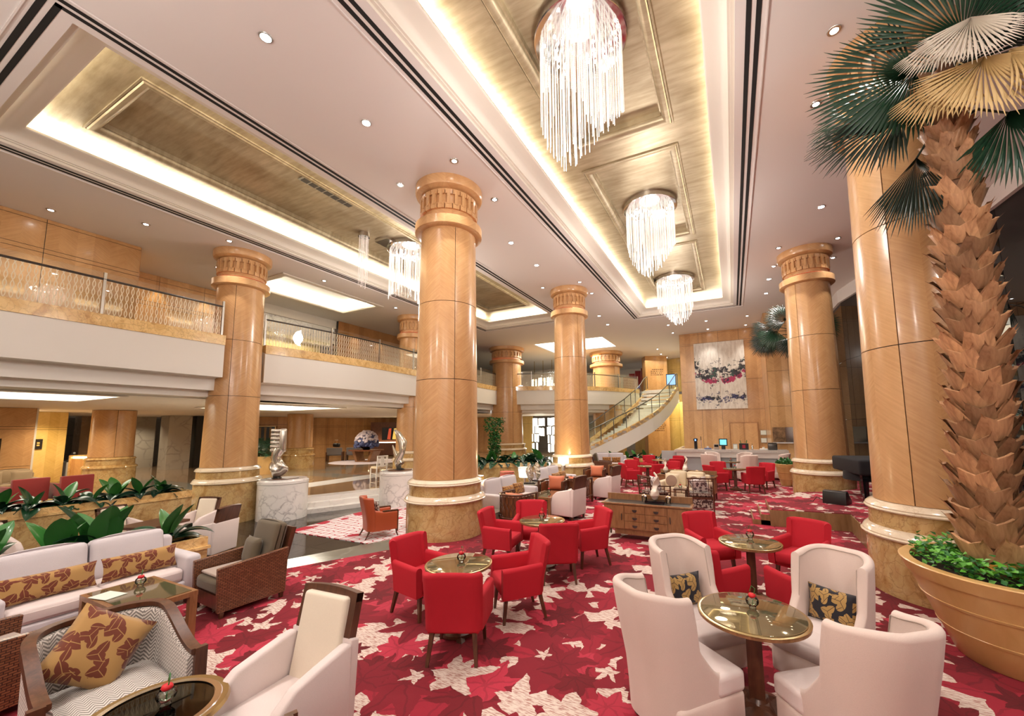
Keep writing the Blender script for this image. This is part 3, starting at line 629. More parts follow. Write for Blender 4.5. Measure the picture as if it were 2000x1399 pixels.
colA.location = (-5.62, 6.95, 0); colA['label'] = 'tall veneered column on marble base in the picture centre, behind the red chairs'
for x, y, lb in ((-13.55, 6.75, 'tall veneered column beside the left balcony end and silver sculpture'), (-13.95, 14.6, 'veneered column half hidden behind the central column at the balcony'),
                 (-5.65, 14.55, 'veneered column behind the lounge sofas with lamp light on its foot'), (2.37, 14.75, 'veneered column right of the bar beside the black covered piano'),
                 (2.40, 7.12, 'huge nearest veneered column behind the big palm at right')):
    dup(colA, (x, y, 0), 0, lb)
for x, y, lb in ((-13.9, 23.6, 'broad far column behind the back balcony, left one'), (-8.25, 28.6, 'broad far column behind the back balcony, right one')):
    c_ = dup(colA, (x, y, 0), 0, lb); c_.scale = (1.62, 1.62, 1)
for x, y, lb in ((-24.0, 7.45, 'lobby column standing behind the red chairs, below the left balcony'), (-23.1, 15.1, 'lobby column standing right of the silver sculpture below the balcony'), (-30.2, 21.7, 'farthest lobby column beside the two grey chairs')):
    c_ = thing('column', lb, 'column', (x, y, 0))
    ob('base', G().lathe([(.80, 0), (.80, .70), (.85, .72), (.83, .78), (.755, .83)], 40), 'gold_marble', c_)
    ob('base_drum', G().lathe([(.755, .83), (.75, 1.05), (.79, 1.07), (.75, 1.13), (.67, 1.16)], 40), 'gold_marble', c_)
    for a in range(4):
        ob('panel', panel_mesh(radians(-100 + 90 * a), radians(-10 + 90 * a), 1.16, 3.13, .685, .66), 'veneer_column', c_, smooth=30)
    ob('core', G().lathe([(.66, 1.15), (.64, 3.13)], 32), 'black', c_)

# ------------------------------------------------------------------ mezzanine
def offset(path, o):
    out = []
    for i, p in enumerate(path):
        a = path[max(i - 1, 0)]; b = path[min(i + 1, len(path) - 1)]; d = Vector((b[0] - a[0], b[1] - a[1])).normalized()
        out.append((p[0] - d.y * o, p[1] + d.x * o))
    return out
def ribbon(path, prof, g=None):
    g = g or G(); b = len(g.v); n = len(path)
    for o, z in prof: g.v += [(x, y, z) for x, y in offset(path, o)]
    for k in range(len(prof) - 1):
        for i in range(n - 1): g.f.append((b + k * n + i, b + k * n + i + 1, b + (k + 1) * n + i + 1, b + (k + 1) * n + i))
    for e in (0, n - 1): g.f.append(tuple(b + k * n + e for k in range(len(prof)))) if len(prof) > 2 else None
    return g
P1_ = [(-13.0, -6), (-13.0, 0), (-13.0, 3), (-13.0, 6.15)]
P2_ = [(-13.35, 7.45), (-13.2, 8.4), (-13.08, 9.6), (-13.02, 10.8), (-13.05, 12), (-13.15, 13.2), (-13.3, 14.6), (-13.5, 16.5), (-13.7, 19), (-13.95, 21), (-14.1, 22.8)]
P3_ = [(-14.1, 22.8), (-12.4, 23.45), (-10.7, 24.2), (-9.3, 25.2), (-8.0, 26.6), (-7.0, 28.4), (-6.2, 30.2)]
for k, pth in enumerate((P1_, P2_, P3_)):
    nm = ('left', 'middle', 'back')[k]
    struct('trim_marble_band_' + nm, ribbon(pth, [(.9, 4.93), (-.03, 4.93), (-.03, 4.65), (.0, 4.65)]), 'pale_gold_marble', smooth=30)
    struct('wall_balcony_' + nm, ribbon(pth, [(0, 4.66), (0, 3.72), (.32, 3.72), (.36, 3.68), (.36, 3.36), (.58, 3.36), (.60, 3.32), (.60, 3.18), (.9, 3.14), (.9, 4.9)]), 'white_paint', smooth=30)
def uplate(pth, far, z, nm, mat, o=.9):
    q = offset(pth, o); g = G(); g.add([(x, y, z) for x, y in q + far], [tuple(range(len(q) + len(far)))]); struct(nm, g, mat)
LBX = [(-17.0, -14.15, -1.0, 4.45), (-18.8, -15.0, 8.2, 11.6)]
struct('ceiling_under_balcony', plate(LBX, -34, -14.0, -6, 22, 3.14).add([(-14, -6, 3.14), (-13.8, 6.3, 3.14), (-14.2, 7.4, 3.14), (-13.9, 10.8, 3.14), (-14.1, 14.6, 3.14), (-15, 22.8, 3.14), (-14, 22, 3.14)], [(0, 1, 2, 3, 4, 5, 6)]), 'white_paint')
for k, q in enumerate(LBX): struct('ceiling_light_box', sweep_rect(G(), *q, [(.12, 3.13), (.12, 3.10), (0, 3.10), (0, 3.2), (.0, 3.4)]), 'white_paint'); struct('ceiling_light_panel', plate([], *q, 3.3), 'cove_glow')
g = G(); q = offset(P3_, .9); g.add([(x, y, 3.14) for x, y in q] + [(-6, 40, 3.14), (-34, 40, 3.14), (-34, 22, 3.14), (-15, 22, 3.14)], [tuple(range(len(q) + 4))]); struct('ceiling_under_back_balcony', g, 'white_paint')
struct('floor_balcony', G().add([(x, y, 4.90) for x, y in offset(P1_, .5) + offset(P2_, .5) + offset(P3_, .5)] + [(-6, 40, 4.9), (-34, 40, 4.9), (-34, -6, 4.9)], [tuple(range(len(P1_ + P2_ + P3_) + 3))]), 'grey_marble')
# railings
def railing(pth, label, step, group=None, o=.12, zr=.86, zg=1.02, z0=4.93, etched=True):
    t_ = thing('railing', label, 'railing', (0, 0, 0), 0, group)
    q = offset(pth, o); L = [0.0]
    for a, b in zip(q, q[1:]): L.append(L[-1] + hypot(b[0] - a[0], b[1] - a[1]))
    def at(d):
        for i in range(len(q) - 1):
            if d <= L[i + 1] + 1e-9: f = (d - L[i]) / (L[i + 1] - L[i]); return (q[i][0] + (q[i + 1][0] - q[i][0]) * f, q[i][1] + (q[i + 1][1] - q[i][1]) * f)
        return q[-1]
    n = max(1, round(L[-1] / step)); hp = [at(L[-1] * i / (n * 4)) for i in range(n * 4 + 1)]
    ob('handrail', G().tube([(x, y, z0 + zr) for x, y in hp], .028, 8), 'dark_metal', t_)
    pm = mesh('post', G().box(-.025, .025, -.025, .025, 0, zg), 'steel', 0)
    for i in range(n + 1):
        x, y = at(L[-1] * i / n); a, b = at(max(0, L[-1] * i / n - .05)), at(min(L[-1], L[-1] * i / n + .05)); inst('post', pm, t_, (x, y, z0), (0, 0, atan2(b[1] - a[1], b[0] - a[0])))
    for i in range(n):
        g = G(); uv = []; m = 4; d0, d1 = L[-1] * i / n + .04, L[-1] * (i + 1) / n - .04
        for j in range(m):
            a, b = at(d0 + (d1 - d0) * j / m), at(d0 + (d1 - d0) * (j + 1) / m)
            g.add([(a[0], a[1], z0 + .03), (b[0], b[1], z0 + .03), (b[0], b[1], z0 + zg), (a[0], a[1], z0 + zg)], [(0, 1, 2, 3)])
            u0, u1 = d0 + (d1 - d0) * j / m, d0 + (d1 - d0) * (j + 1) / m; uv += [(u0, 0), (u1, 0), (u1, zg), (u0, zg)]
        g.uv = uv; ob('glass_panel', g, 'etched_glass' if etched else 'clear_glass', t_, smooth=0)
    return t_
railing([(-13.0, -1.2), (-13.0, 6.1)], 'etched glass railing with steel posts along the left balcony edge', 2.4)
railing(P2_, 'etched glass railing along the curved middle balcony edge', 2.3)
railing(P3_, 'etched glass railing along the far back balcony edge', 2.1)

# ------------------------------------------------------------------ panelled walls
def panelwall(nm, p0, p1, levels, width, mat='veneer', gap=.012, th=.02, backing='black', cols=None, flip=False):
    """wall from p0 to p1 (plan) facing left of the direction; panels are separate pieces"""
    d = Vector((p1[0] - p0[0], p1[1] - p0[1])); L = d.length; rz = atan2(d.y, d.x); sg = -1 if flip else 1
    w_ = struct(nm, G().box(0, L, -.12 * sg, 0, levels[0], levels[-1]), backing); w_.location = (p0[0], p0[1], 0); w_.rotation_euler = (0, 0, rz)
    if cols is None: n = max(1, round(L / width)); cols = [L * i / n for i in range(n + 1)]
    for z0, z1 in zip(levels, levels[1:]):
        m_ = mat
        for a, b in zip(cols, cols[1:]):
            g = G().box(a + gap / 2, b - gap / 2, 0 if sg > 0 else -th, th if sg > 0 else 0, z0 + gap / 2, z1 - gap / 2); ob('panel', g, m_, w_, smooth=0, uvbox=True)
    return w_
panelwall('wall_balcony_left', (-15.5, -4.0), (-15.5, 5.0), [4.9, 6.75, 6.86, 7.55, ZC], 1.7, flip=True)
panelwall('wall_balcony_return', (-15.5, 5.0), (-17.9, 5.0), [4.9, 6.75, 6.86, 7.55, ZC], 1.2, flip=True)
panelwall('wall_balcony_far', (-17.9, 5.0), (-17.9, 9.0), [4.9, 6.55, 6.68, 7.45, ZC], 1.33, flip=True)
panelwall('wall_balcony_shop', (-18.9, 9.0), (-18.9, 13.2), [4.9, 6.6], .8, 'veneer_yellow', flip=True)
struct('wall_shop_frieze', G().box(-18.5, -17.85, 8.9, 13.2, 6.6, 7.25), 'white_marble'); struct('trim_shop_lintel', G().box(-18.5, -17.75, 8.9, 13.2, 7.25, ZC), 'cream_paint'); struct('trim_shop_beam', G().box(-18.5, -17.8, 8.9, 13.2, 6.48, 6.6), 'cream_paint')
light('shop_lamp', 'AREA', (-18.2, 11, 6.4), 60, (1, .9, .6), .8, 3.5)
panelwall('wall_balcony_dark', (-17.6, 13.2), (-17.6, 17.4), [4.9, 6.9, ZC], 1.4, 'veneer_dark', flip=True)
for yy in (14.2, 15.8): light('wall_washer', 'SPOT', (-17.25, yy, 7.5), 60, (1, .8, .5), .03, aim=(-.1, 0, -1), spot=60)
for yy in (6.3, 7.7): light('wall_washer', 'SPOT', (-17.6, yy, 7.5), 50, (1, .8, .5), .03, aim=(-.1, 0, -1), spot=60)
struct('wall_balcony_end', G().box(-24, -17.6, 17.4, 17.6, 4.9, ZC).box(-24, -14.2, 34, 34.2, 4.9, ZC), 'cream_paint')
# lobby walls under the balcony
panelwall('wall_lobby_left', (-23.6, -4), (-23.6, 5.2), [0, 1.0, 2.35, 2.45, 3.14], 2.6, flip=True)
panelwall('wall_lobby_niche', (-27.5, 5.2), (-27.5, 7.0), [0, 2.35, 2.45, 3.14], 1.8, 'veneer_yellow', flip=True)
struct('wall_lobby_return', G().box(-27.5, -23.6, 5.15, 5.25, 0, 3.14), 'cream_paint')
struct('wall_lobby_stone', G().box(-38, -37.8, 7.0, 30, 0, 3.14), 'grey_stone')
for x, y, m_ in ((-34, 9.6, 'brown_marble'), (-34.0, 10.6, 'grey_stone'), (-33.5, 11.6, 'grey_stone'), (-30, 12.0, 'grey_stone'), (-30.2, 13.4, 'black')):
    struct('wall_lobby_pier', G().box(x - .5, x + .5, y - .55, y + .55, 0, 3.14), m_)
panelwall('wall_lobby_back', (-31.5, 14.2), (-28.0, 18.2), [0, .9, 2.6, 3.14], 1.3, flip=True)
lw = thing('display_window', 'dark glazed display window in the lobby wall left of the tall column', 'window', (-29.6, 15.9, 0), atan2(4, 3.5))
ob('glass', G().box(-1.4, 1.4, -.10, -.06, .95, 2.45), 'night_glass', lw); ob('frame', G().box(-1.46, 1.46, -.08, -.03, .90, 2.5), 'brass', lw)
for k in range(9): ob('curtain_fold', G().box(-1.3 + .3 * k, -1.18 + .3 * k, -.112, -.10, 1.5, 2.4), 'yellow_glow' if False else 'tan_fabric', lw)
panelwall('wall_lobby_far', (-30.0, 20.2), (-26.0, 27.5), [0, 1.0, 2.4, 2.5, 3.14], 1.3, flip=True)
panelwall('wall_lobby_centre', (-34, 26), (-19, 31), [0, 2.3, 2.45, 3.14], 1.5, flip=True)
panelwall('wall_back_lower', (-19, 31), (-15.6, 31.0), [0, 2.5, 3.14], 1.7, 'veneer_yellow', flip=True)
# far end behind the stair
struct('wall_back', G().box(-20, -2.4, 38, 38.2, 0, ZC), 'cream_paint')
panelwall('wall_back_yellow', (-7.4, 33.6), (-2.4, 32.0), [0, 2.6, 2.75, 4.6], 1.25, 'veneer_yellow', flip=True)
panelwall('wall_back_upper', (-5.9, 34.5), (-2.4, 33.2), [4.9, 6.6, 6.75, ZC], 1.2, 'veneer_yellow', flip=True)
pl = thing('pillar', 'square veneered pillar with small dark lettering at the top of the stair', 'pillar', (-5.35, 32.2, 0), .45)
ob('shaft', G().box(-.85, .85, -.5, .5, 0, 4.6).box(-.85, .85, -.5, .5, 4.9, ZC), 'veneer', pl, smooth=0, uvbox=True)
for zz, ys in ((6.55, (0, 1, 2, 3)), (2.35, (0, 1, 2, 3, 4))):
    rl = random.Random(int(zz * 10))
    for r_ in ys:
        x = -.45 + (.1 if r_ == 0 else 0)
        while x < .45:
            w0 = rl.uniform(.05, .16); ob('engraved_lettering', G().box(x, x + w0, -.508, -.5, zz - .14 * r_, zz - .14 * r_ + .055), 'dark_wood', pl); x += w0 + rl.uniform(.02, .06)
def lettering(par, txt, size, loc, rot, mat):
    c = bpy.data.curves.new('lettering', 'FONT'); c.body = txt; c.size = size; c.extrude = .004; c.align_x = 'CENTER'
    o = bpy.data.objects.new('tmp', c); COL.objects.link(o); me = bpy.data.meshes.new_from_object(o.evaluated_get(bpy.context.evaluated_depsgraph_get())); bpy.data.objects.remove(o)
    me.materials.clear(); me.materials.append(MT[mat]); return inst('lettering', me, par, loc, rot)

# bar wall
panelwall('wall_bar', (-2.62, 25.0), (1.65, 25.0), [0, 3.05, 4.75, 6.92, 7.02, 7.56, ZC], 1.05, flip=True)
panelwall('wall_bar_return', (1.65, 25.0), (1.65, 22.0), [0, 3.05, 4.75, 6.92, 7.02, ZC], 1.5, flip=True)
panelwall('wall_bar_right', (1.65, 22.0), (4.3, 22.0), [0, 3.05, 4.75, 6.92, 7.02, ZC], .9, flip=True)
struct('wall_bar_side', G().box(-2.62, -2.5, 25.0, 32, 0, ZC), 'cream_paint')
dr = struct('door_1', G().box(-.17, 1.27, 24.90, 24.965, 0, 2.33), 'veneer_dark', uvbox=True)
for a in (-.11, .56): ob('door_leaf', G().box(a, a + .65, 24.885, 24.905, 0, 2.27), 'veneer', dr, smooth=0, uvbox=True)
pt = thing('painting', 'large ink and colour diptych hanging on the veneered bar wall', 'painting')
for a, b in ((-1.82, -.51), (-.50, .82)): ob('canvas', G().box(a, b, 24.86, 24.965, 3.1, 6.98), 'ink_painting', pt, smooth=0, uvbox=True)
mi = thing('wall_mirror', 'wide low mirror and carved panel beside the bar, over a ledge', 'mirror', (2.4, 21.95, 0))
ob('carved_panel', G().box(-.72, -.2, -.06, -.02, 1.35, 2.05), 'mirror_art', mi, uvbox=True); ob('mirror_glass', G().box(-.2, .9, -.05, -.02, 1.35, 2.05), 'chrome', mi); ob('ledge', G().box(-.75, .95, -.16, -.02, 1.30, 1.35), 'bar_stone', mi)
for k in range(2): pf = thing('wall_plaque', ('upper', 'lower')[k] + ' small pale framed plaque left of the bar mirror', 'plaque', (1.48, 24.9, 1.75 - .42 * k)); ob('frame', G().box(-.14, .14, -.03, 0, -.13, .13), 'steel', pf); ob('print', G().box(-.12, .12, -.035, -.03, -.11, .11), 'paper', pf)

# glass wall at the right, night outside
GW = [(6.0, -5.0), (6.0, 8.0), (5.8, 12.6), (4.3, 19.8), (4.3, 22)]
gi_ = 0
for a, b in zip(GW, GW[1:]):
    L = hypot(b[0] - a[0], b[1] - a[1]); n = max(1, round(L / 1.9))
    wn = struct('window_%d' % (gi_ + 1), G().box(0, L, -.35, -.30, 0, 7.2), 'slot_black'); wn.location = (a[0], a[1], 0); wn.rotation_euler = (0, 0, atan2(b[1] - a[1], b[0] - a[0])); gi_ += 1
    for i in range(n):
        for j, (z0, z1) in enumerate(((.02, 2.35), (2.36, 4.75), (4.76, 7.15))):
            ob('pane', G().box(L * i / n + .006, L * (i + 1) / n - .006, -.012, .0, z0, z1), 'night_glass', wn)
    for i in range(1, n):
        for z in (2.355, 4.755):
            ob('glass_fitting', G().box(L * i / n - .09, L * i / n + .09, .0, .05, z - .05, z - .02).box(L * i / n - .09, L * i / n + .09, .0, .05, z + .02, z + .05).box(L * i / n - .03, L * i / n + .03, .0, .08, z - .05, z + .05), 'chrome', wn)
    ob('window_head', G().box(0, L, -.3, .10, 7.15, ZC), 'ceiling_paint', wn)
struct('wall_rear', G().box(-34, 8, -5.2, -5.0, -.5, ZC), 'cream_paint')
struct('wall_far_left', G().box(-42, -41.8, -5, 40, -.5, ZC), 'cream_paint')
# curved stair
NE = [(-8.6, 22.5, .62), (-7.72, 22.79, 1.05), (-7.08, 23.09, 1.37), (-6.41, 23.53, 1.74), (-5.76, 24.09, 2.08), (-5.12, 24.82, 2.5), (-4.5, 25.78, 2.98), (-4.13, 26.53, 3.36), (-3.64, 27.88, 4.13), (-3.35, 29.0, 4.86), (-3.3, 29.6, 4.93)]
FA = [(-9.6, 24.2, .62), (-8.9, 24.55, 1.1), (-8.2, 25.1, 1.62), (-7.6, 25.6, 2.15), (-7.08, 26.13, 2.63), (-6.6, 26.9, 3.1), (-6.3, 27.5, 3.5), (-6.08, 27.96, 3.78), (-5.85, 28.6, 4.2), (-5.7, 29.3, 4.7), (-5.6, 30, 4.93)]
sth = thing('staircase', 'wide curved staircase with white underside sweeping up to the back balcony', 'staircase')
def lerp(P, f):
    x = f * (len(P) - 1); i = min(int(x), len(P) - 2); k = x - i; return tuple(P[i][j] + (P[i + 1][j] - P[i][j]) * k for j in range(3))
g = G()
for i in range(len(NE) - 1):
    a, b, c, d = NE[i], NE[i + 1], FA[i], FA[i + 1]
    g.add([(a[0], a[1], a[2] - .26), (b[0], b[1], b[2] - .26), (b[0], b[1], b[2] - 1.15), (a[0], a[1], a[2] - 1.15)], [(0, 1, 2, 3)])
    g.add([(a[0], a[1], a[2] - 1.15), (b[0], b[1], b[2] - 1.15), (d[0], d[1], d[2] - 1.15), (c[0], c[1], c[2] - 1.15)], [(0, 1, 2, 3)])
ob('soffit', g, 'white_paint', sth, smooth=50)
def band(P, off):
    g = G(); Q = offset([(p[0], p[1]) for p in P], off)
    for i in range(len(P) - 1):
        a, b, c, d = P[i], P[i + 1], Q[i], Q[i + 1]
        g.add([(a[0], a[1], a[2]), (b[0], b[1], b[2]), (b[0], b[1], b[2] - .28), (a[0], a[1], a[2] - .28), (c[0], c[1], a[2]), (d[0], d[1], b[2]), (d[0], d[1], b[2] - .28), (c[0], c[1], a[2] - .28)],
              [(0, 1, 2, 3), (7, 6, 5, 4), (0, 4, 5, 1), (3, 2, 6, 7)])
    return g
ob('stringer', band(NE, .12), 'pale_gold_marble', sth, smooth=40); ob('stringer', band(FA, -.12), 'pale_gold_marble', sth, smooth=40)
nst = 28
for i in range(nst):
    f0, f1 = i / nst, (i + 1) / nst; a, b, c, d = lerp(NE, f0), lerp(NE, f1), lerp(FA, f1), lerp(FA, f0); z = b[2] - .14
    g = G().prism([(a[0], a[1]), (b[0], b[1]), (c[0], c[1]), (d[0], d[1])], z - .17, z); ob('stair_tread', g, 'step_marble', sth)
for P, s_ in ((NE, .06), (FA, -.06)):
    Q = offset([(p[0], p[1]) for p in P], s_)
    ob('handrail', G().tube([(q[0], q[1], p[2] + .92) for p, q in zip(P, Q)], .03, 8), 'dark_metal', sth)
    for i in range(len(P)):
        ob('post', G().box(Q[i][0] - .02, Q[i][0] + .02, Q[i][1] - .02, Q[i][1] + .02, P[i][2], P[i][2] + .92), 'dark_metal', sth)
        if i < len(P) - 1:
            g = G().add([(Q[i][0], Q[i][1], P[i][2] + .02), (Q[i + 1][0], Q[i + 1][1], P[i + 1][2] + .02), (Q[i + 1][0], Q[i + 1][1], P[i + 1][2] + .98), (Q[i][0], Q[i][1], P[i][2] + .98)], [(0, 1, 2, 3)])
            ob('glass_panel', g, 'green_glass', sth, smooth=0)
# platform for the piano
stg = struct('floor_platform', G().prism([(.62, 10.15), (2.05, 10.25), (1.95, 8.2), (6.0, 8.2), (6.0, 14.6), (3.4, 14.6), (2.3, 13.4), (1.45, 13.0), (1.1, 12.0), (.62, 11.6)], 0, .345), 'stage_wood', uvbox=True)
ob('platform_carpet', G().prism([(.64, 10.17), (2.07, 10.27), (1.97, 8.22), (5.98, 8.22), (5.98, 14.55), (3.4, 14.55), (2.3, 13.35), (1.47, 12.95), (1.12, 11.95), (.64, 11.55)], .345, .36), 'carpet', stg)
for k in range(2):
    sp_ = struct('platform_step', G().box(.30 + .16 * k - .02, .64, 10.2, 11.5, 0, .11 + .12 * k), 'stage_wood'); ob('step_carpet', G().box(.30 + .16 * k, .62, 10.22, 11.48, .11 + .12 * k, .118 + .12 * k), 'carpet', sp_)
# ------------------------------------------------------------------ furniture prototypes (all face +y)
def sm(a, b, x): x = max(0.0, min(1.0, (x - a) / (b - a))); return x * x * (3 - 2 * x)
def mk_red():
    t_ = thing('armchair', '', 'chair')
    W, yf, yb, rc, th = .58, .26, -.27, .10, .08
    ha = lambda s, x, y: .615 + .015 * sm(-.2, .25, -y)
    hb = lambda s, x, y: .86 - .015 * (abs(x) / .3) ** 2
    ob('backrest', shell(W, yf, yb, rc, .30, hb, th, .295, .705, 16, lean=.22, flare=.10, splay=.14), 'red_fabric', t_, smooth=50)
    for a, b in ((.0, .30), (.70, 1.0)): ob('armrest', shell(W, yf, yb, rc, .29, ha, th, a, b, 10, lean=.22, flare=.10, splay=.14), 'red_fabric', t_, smooth=50)
    s = rb(.44, .50, .15, .03, 2, .02); ob('seat', s, 'red_fabric', t_, (0, .02, .31), smooth=50)
    ob('apron', rb(.50, .46, .06, .02), 'red_fabric', t_, (0, 0, .27), smooth=50)
    for x, y, dx, dy in ((-.21, .2, -.02, .03), (.21, .2, .02, .03), (-.2, -.2, -.03, -.07), (.2, -.2, .03, -.07)):
        ob('leg', G().taper((x + dx, y + dy, 0), (x, y, .30), .028, .045), 'dark_wood', t_, smooth=0)
    return t_
def mk_wing():
    t_ = thing('wing_chair', '', 'chair')
    W, yf, yb, rc = .60, .20, -.34, .22
    def h(s, x, y):
        if y < -.05: return 1.05 - .05 * sm(-.34, -.05, y)
        return 1.0 - .34 * sm(-.05, .0, y) - .22 * sm(-.02, .20, y) ** .7
    ob('backrest', shell(W, yf, yb, rc, .12, h, .075, 0, 1, 72, lean=.16, flare=.12, rows=5), 'blush_fabric', t_, smooth=60)
    ob('seat', rb(.47, .40, .16, .04, 3, .01), 'white_fabric', t_, (0, -.02, .28), smooth=60); ob('seat_front', rb(.585, .26, .15, .035, 3, .01), 'white_fabric', t_, (0, .27, .29), smooth=60)
    ob('seat_base', rb(.58, .60, .21, .03), 'blush_fabric', t_, (0, .09, .09), smooth=60)
    # piping along the rim of the wing
    sh = shell(W, yf, yb, rc, .12, h, .075, 0, 1, 60, lean=.16, flare=.12); pts = []
    for i in range(61):
        s = i / 60; (x, y), (nx, ny) = sh.at(s); zt = h(s, x, y); bk = max(0, min(1, (yf - y) / (yf - yb))) ** 2
        pts.append((x + nx * .077, y + ny * .077 - .16 * max(0, zt - .45) * bk, zt - .028))
    ob('piping', G().tube(pts, .0035, 5), 'taupe_fabric', t_, smooth=60)
    for x, y in ((-.22, .3), (.22, .3), (-.2, -.2), (.2, -.2)): ob('leg', G().taper((x, y, 0), (x, y, .12), .03, .045), 'dark_wood', t_, smooth=0)
    return t_
def mk_white():
    """slip-covered armchair with a dark wooden back frame"""
    t_ = thing('armchair', '', 'chair')
    W = .62
    def side(sx): # scooped arm panel
        poly = [(-.26, .10), (.30, .10), (.33, .34), (.29, .44), (.25, .56), (.14, .645), (-.02, .68), (-.22, .72), (-.27, .72)]
        g = slabx(poly, .085, .022); g2 = G().join(g, T3(sx * (W / 2 - .04), 0, 0)); return g2
    for sx in (-1, 1): ob('armrest', side(sx), 'white_fabric', t_, smooth=50)
    ob('seat', rb(.46, .54, .13, .035, 3, .025), 'white_fabric', t_, (0, .05, .32), smooth=60)
    ob('seat_base', rb(.50, .54, .24, .02), 'white_fabric', t_, (0, .02, .10), smooth=50)
    ob('back_cover', slabx([(-.31, .10), (-.24, .10), (-.27, .74), (-.34, .72)], .60, .012), 'white_fabric', t_, smooth=50)
    lean = radians(-12)
    fr = G(); n = 10
    for (x0, x1, z0, z1) in ((-.27, -.205, 0, .36), (.205, .27, 0, .36)):
        fr.box(x0, x1, -.03, .03, z0, z1)
    for i in range(n):
        a, b = -.27 + .54 * i / n, -.27 + .54 * (i + 1) / n
        za, zb_ = .36 + .02 * (1 - (a / .27) ** 2), .36 + .02 * (1 - (b / .27) ** 2)
        fr.add([(a, -.03, .30), (b, -.03, .30), (b, .03, .30), (a, .03, .30), (a, -.03, za), (b, -.03, zb_), (b, .03, zb_), (a, .03, za)], [(0, 3, 2, 1), (4, 5, 6, 7), (0, 1, 5, 4), (1, 2, 6, 5), (2, 3, 7, 6), (3, 0, 4, 7)])
    ob('back_frame', fr, 'dark_wood', t_, (0, -.29, .66), (-lean, 0, 0), smooth=30)
    ob('back_cushion', rb(.43, .09, .62, .03, 3), 'cream_leather', t_, (0, -.215, .38), (-lean * .9, 0, 0), smooth=60)
    ob('back_panel', G().box(-.21, .21, -.028, -.022, .0, .31), 'dark_wood', t_, (0, -.29, .66), (-lean, 0, 0))
    for x, y in ((-.25, .25), (.25, .25), (-.25, -.27), (.25, -.27)): ob('leg', G().taper((x, y, 0), (x, y, .12), .03, .05), 'dark_wood', t_, smooth=0)
    ob('plinth', G().box(-.28, .28, -.28, .28, .085, .11), 'dark_wood', t_)
    return t_
def mk_zig(dark='dark_wood'):
    t_ = thing('tub_chair', '', 'chair'); W, yf, yb, rc, th = .73, .40, -.38, .26, .06
    h = lambda s, x, y: .66 + .20 * sm(.38, -.30, y)
    h2 = lambda s, x, y: h(s, x, y) - .03
    ob('backrest', shell(W, yf - .02, yb, rc, .16, h2, th, 0, 1, 48, lean=.10, flare=.03, rows=4), 'chevron', t_, smooth=60, uvbox=True)
    sh = shell(W, yf, yb, rc, .16, h, th, 0, 1, 48, lean=.10, flare=.03); vs = []; n = 56
    g = G()
    for i in range(n + 1):
        s = i / n; (x, y), (nx, ny) = sh.at(s); zt = h(s, x, y); bk = max(0, min(1, (yf - y) / (yf - yb))) ** 2; dy = -.10 * max(0, zt - .42) * bk
        for off, dz in ((-.012, -.055), (-.012, .012), (.052, .012), (.052, -.02)): g.v.append((x + nx * off, y + ny * off + dy, zt + dz))
    for i in range(n):
        for j in range(4): g.f.append((i * 4 + j, (i + 1) * 4 + j, (i + 1) * 4 + (j + 1) % 4, i * 4 + (j + 1) % 4))
    g.f += [(0, 1, 2, 3), (n * 4 + 3, n * 4 + 2, n * 4 + 1, n * 4)]
    ob('top_rail', g, dark, t_, smooth=40)
    for sx in (-1, 1): ob('front_post', G().box(sx * .37 - .035, sx * .37 + .035, .375, .415, .0, .672), dark, t_)
    ob('seat', rb(.60, .66, .16, .05, 3, .03), 'chevron', t_, (0, .04, .30), smooth=60, uvbox=True)
    ob('seat_base', rb(.62, .68, .16, .02), 'chevron', t_, (0, .02, .15), uvbox=True)
    for sx in (-1, 1): ob('leg', G().taper((sx * .26, -.28, 0), (sx * .25, -.26, .16), .035, .05), dark, t_)
    return t_
def mk_wicker():
    t_ = thing('wicker_armchair', '', 'chair'); W = .70
    poly = [(-.42, .08), (.36, .08), (.38, .60), (-.44, .66)]
    for sx in (-1, 1):
        ob('side_panel', G().join(slabx([(y, z) for y, z in poly], .055, .006, 1), T3(sx * (W / 2 - .03), 0, 0)), 'wicker', t_, smooth=20, uvbox=True)
        for y in (-.38, .31): ob('leg', G().taper((sx * .315, y, 0), (sx * .315, y, .09), .035, .05), 'dark_wood', t_)
    ob('seat_frame', G().box(-.30, .30, -.38, .34, .10, .26), 'dark_wood', t_)
    ob('back_frame', G().box(-.30, .30, -.03, .03, 0, .66), 'dark_wood', t_, (0, -.37, .26), (radians(14), 0, 0))
    ob('seat_cushion', rb(.58, .68, .17, .05, 3, .03), 'olive_fabric', t_, (0, .02, .27), smooth=60)
    ob('seat_top', rb(.50, .60, .03, .012, 2, .015), 'taupe_fabric', t_, (0, .02, .455), smooth=60)
    ob('back_cushion', rb(.57, .15, .60, .05, 3, .02), 'olive_fabric', t_, (0, -.26, .40), (radians(13), 0, 0), smooth=60)
    return t_
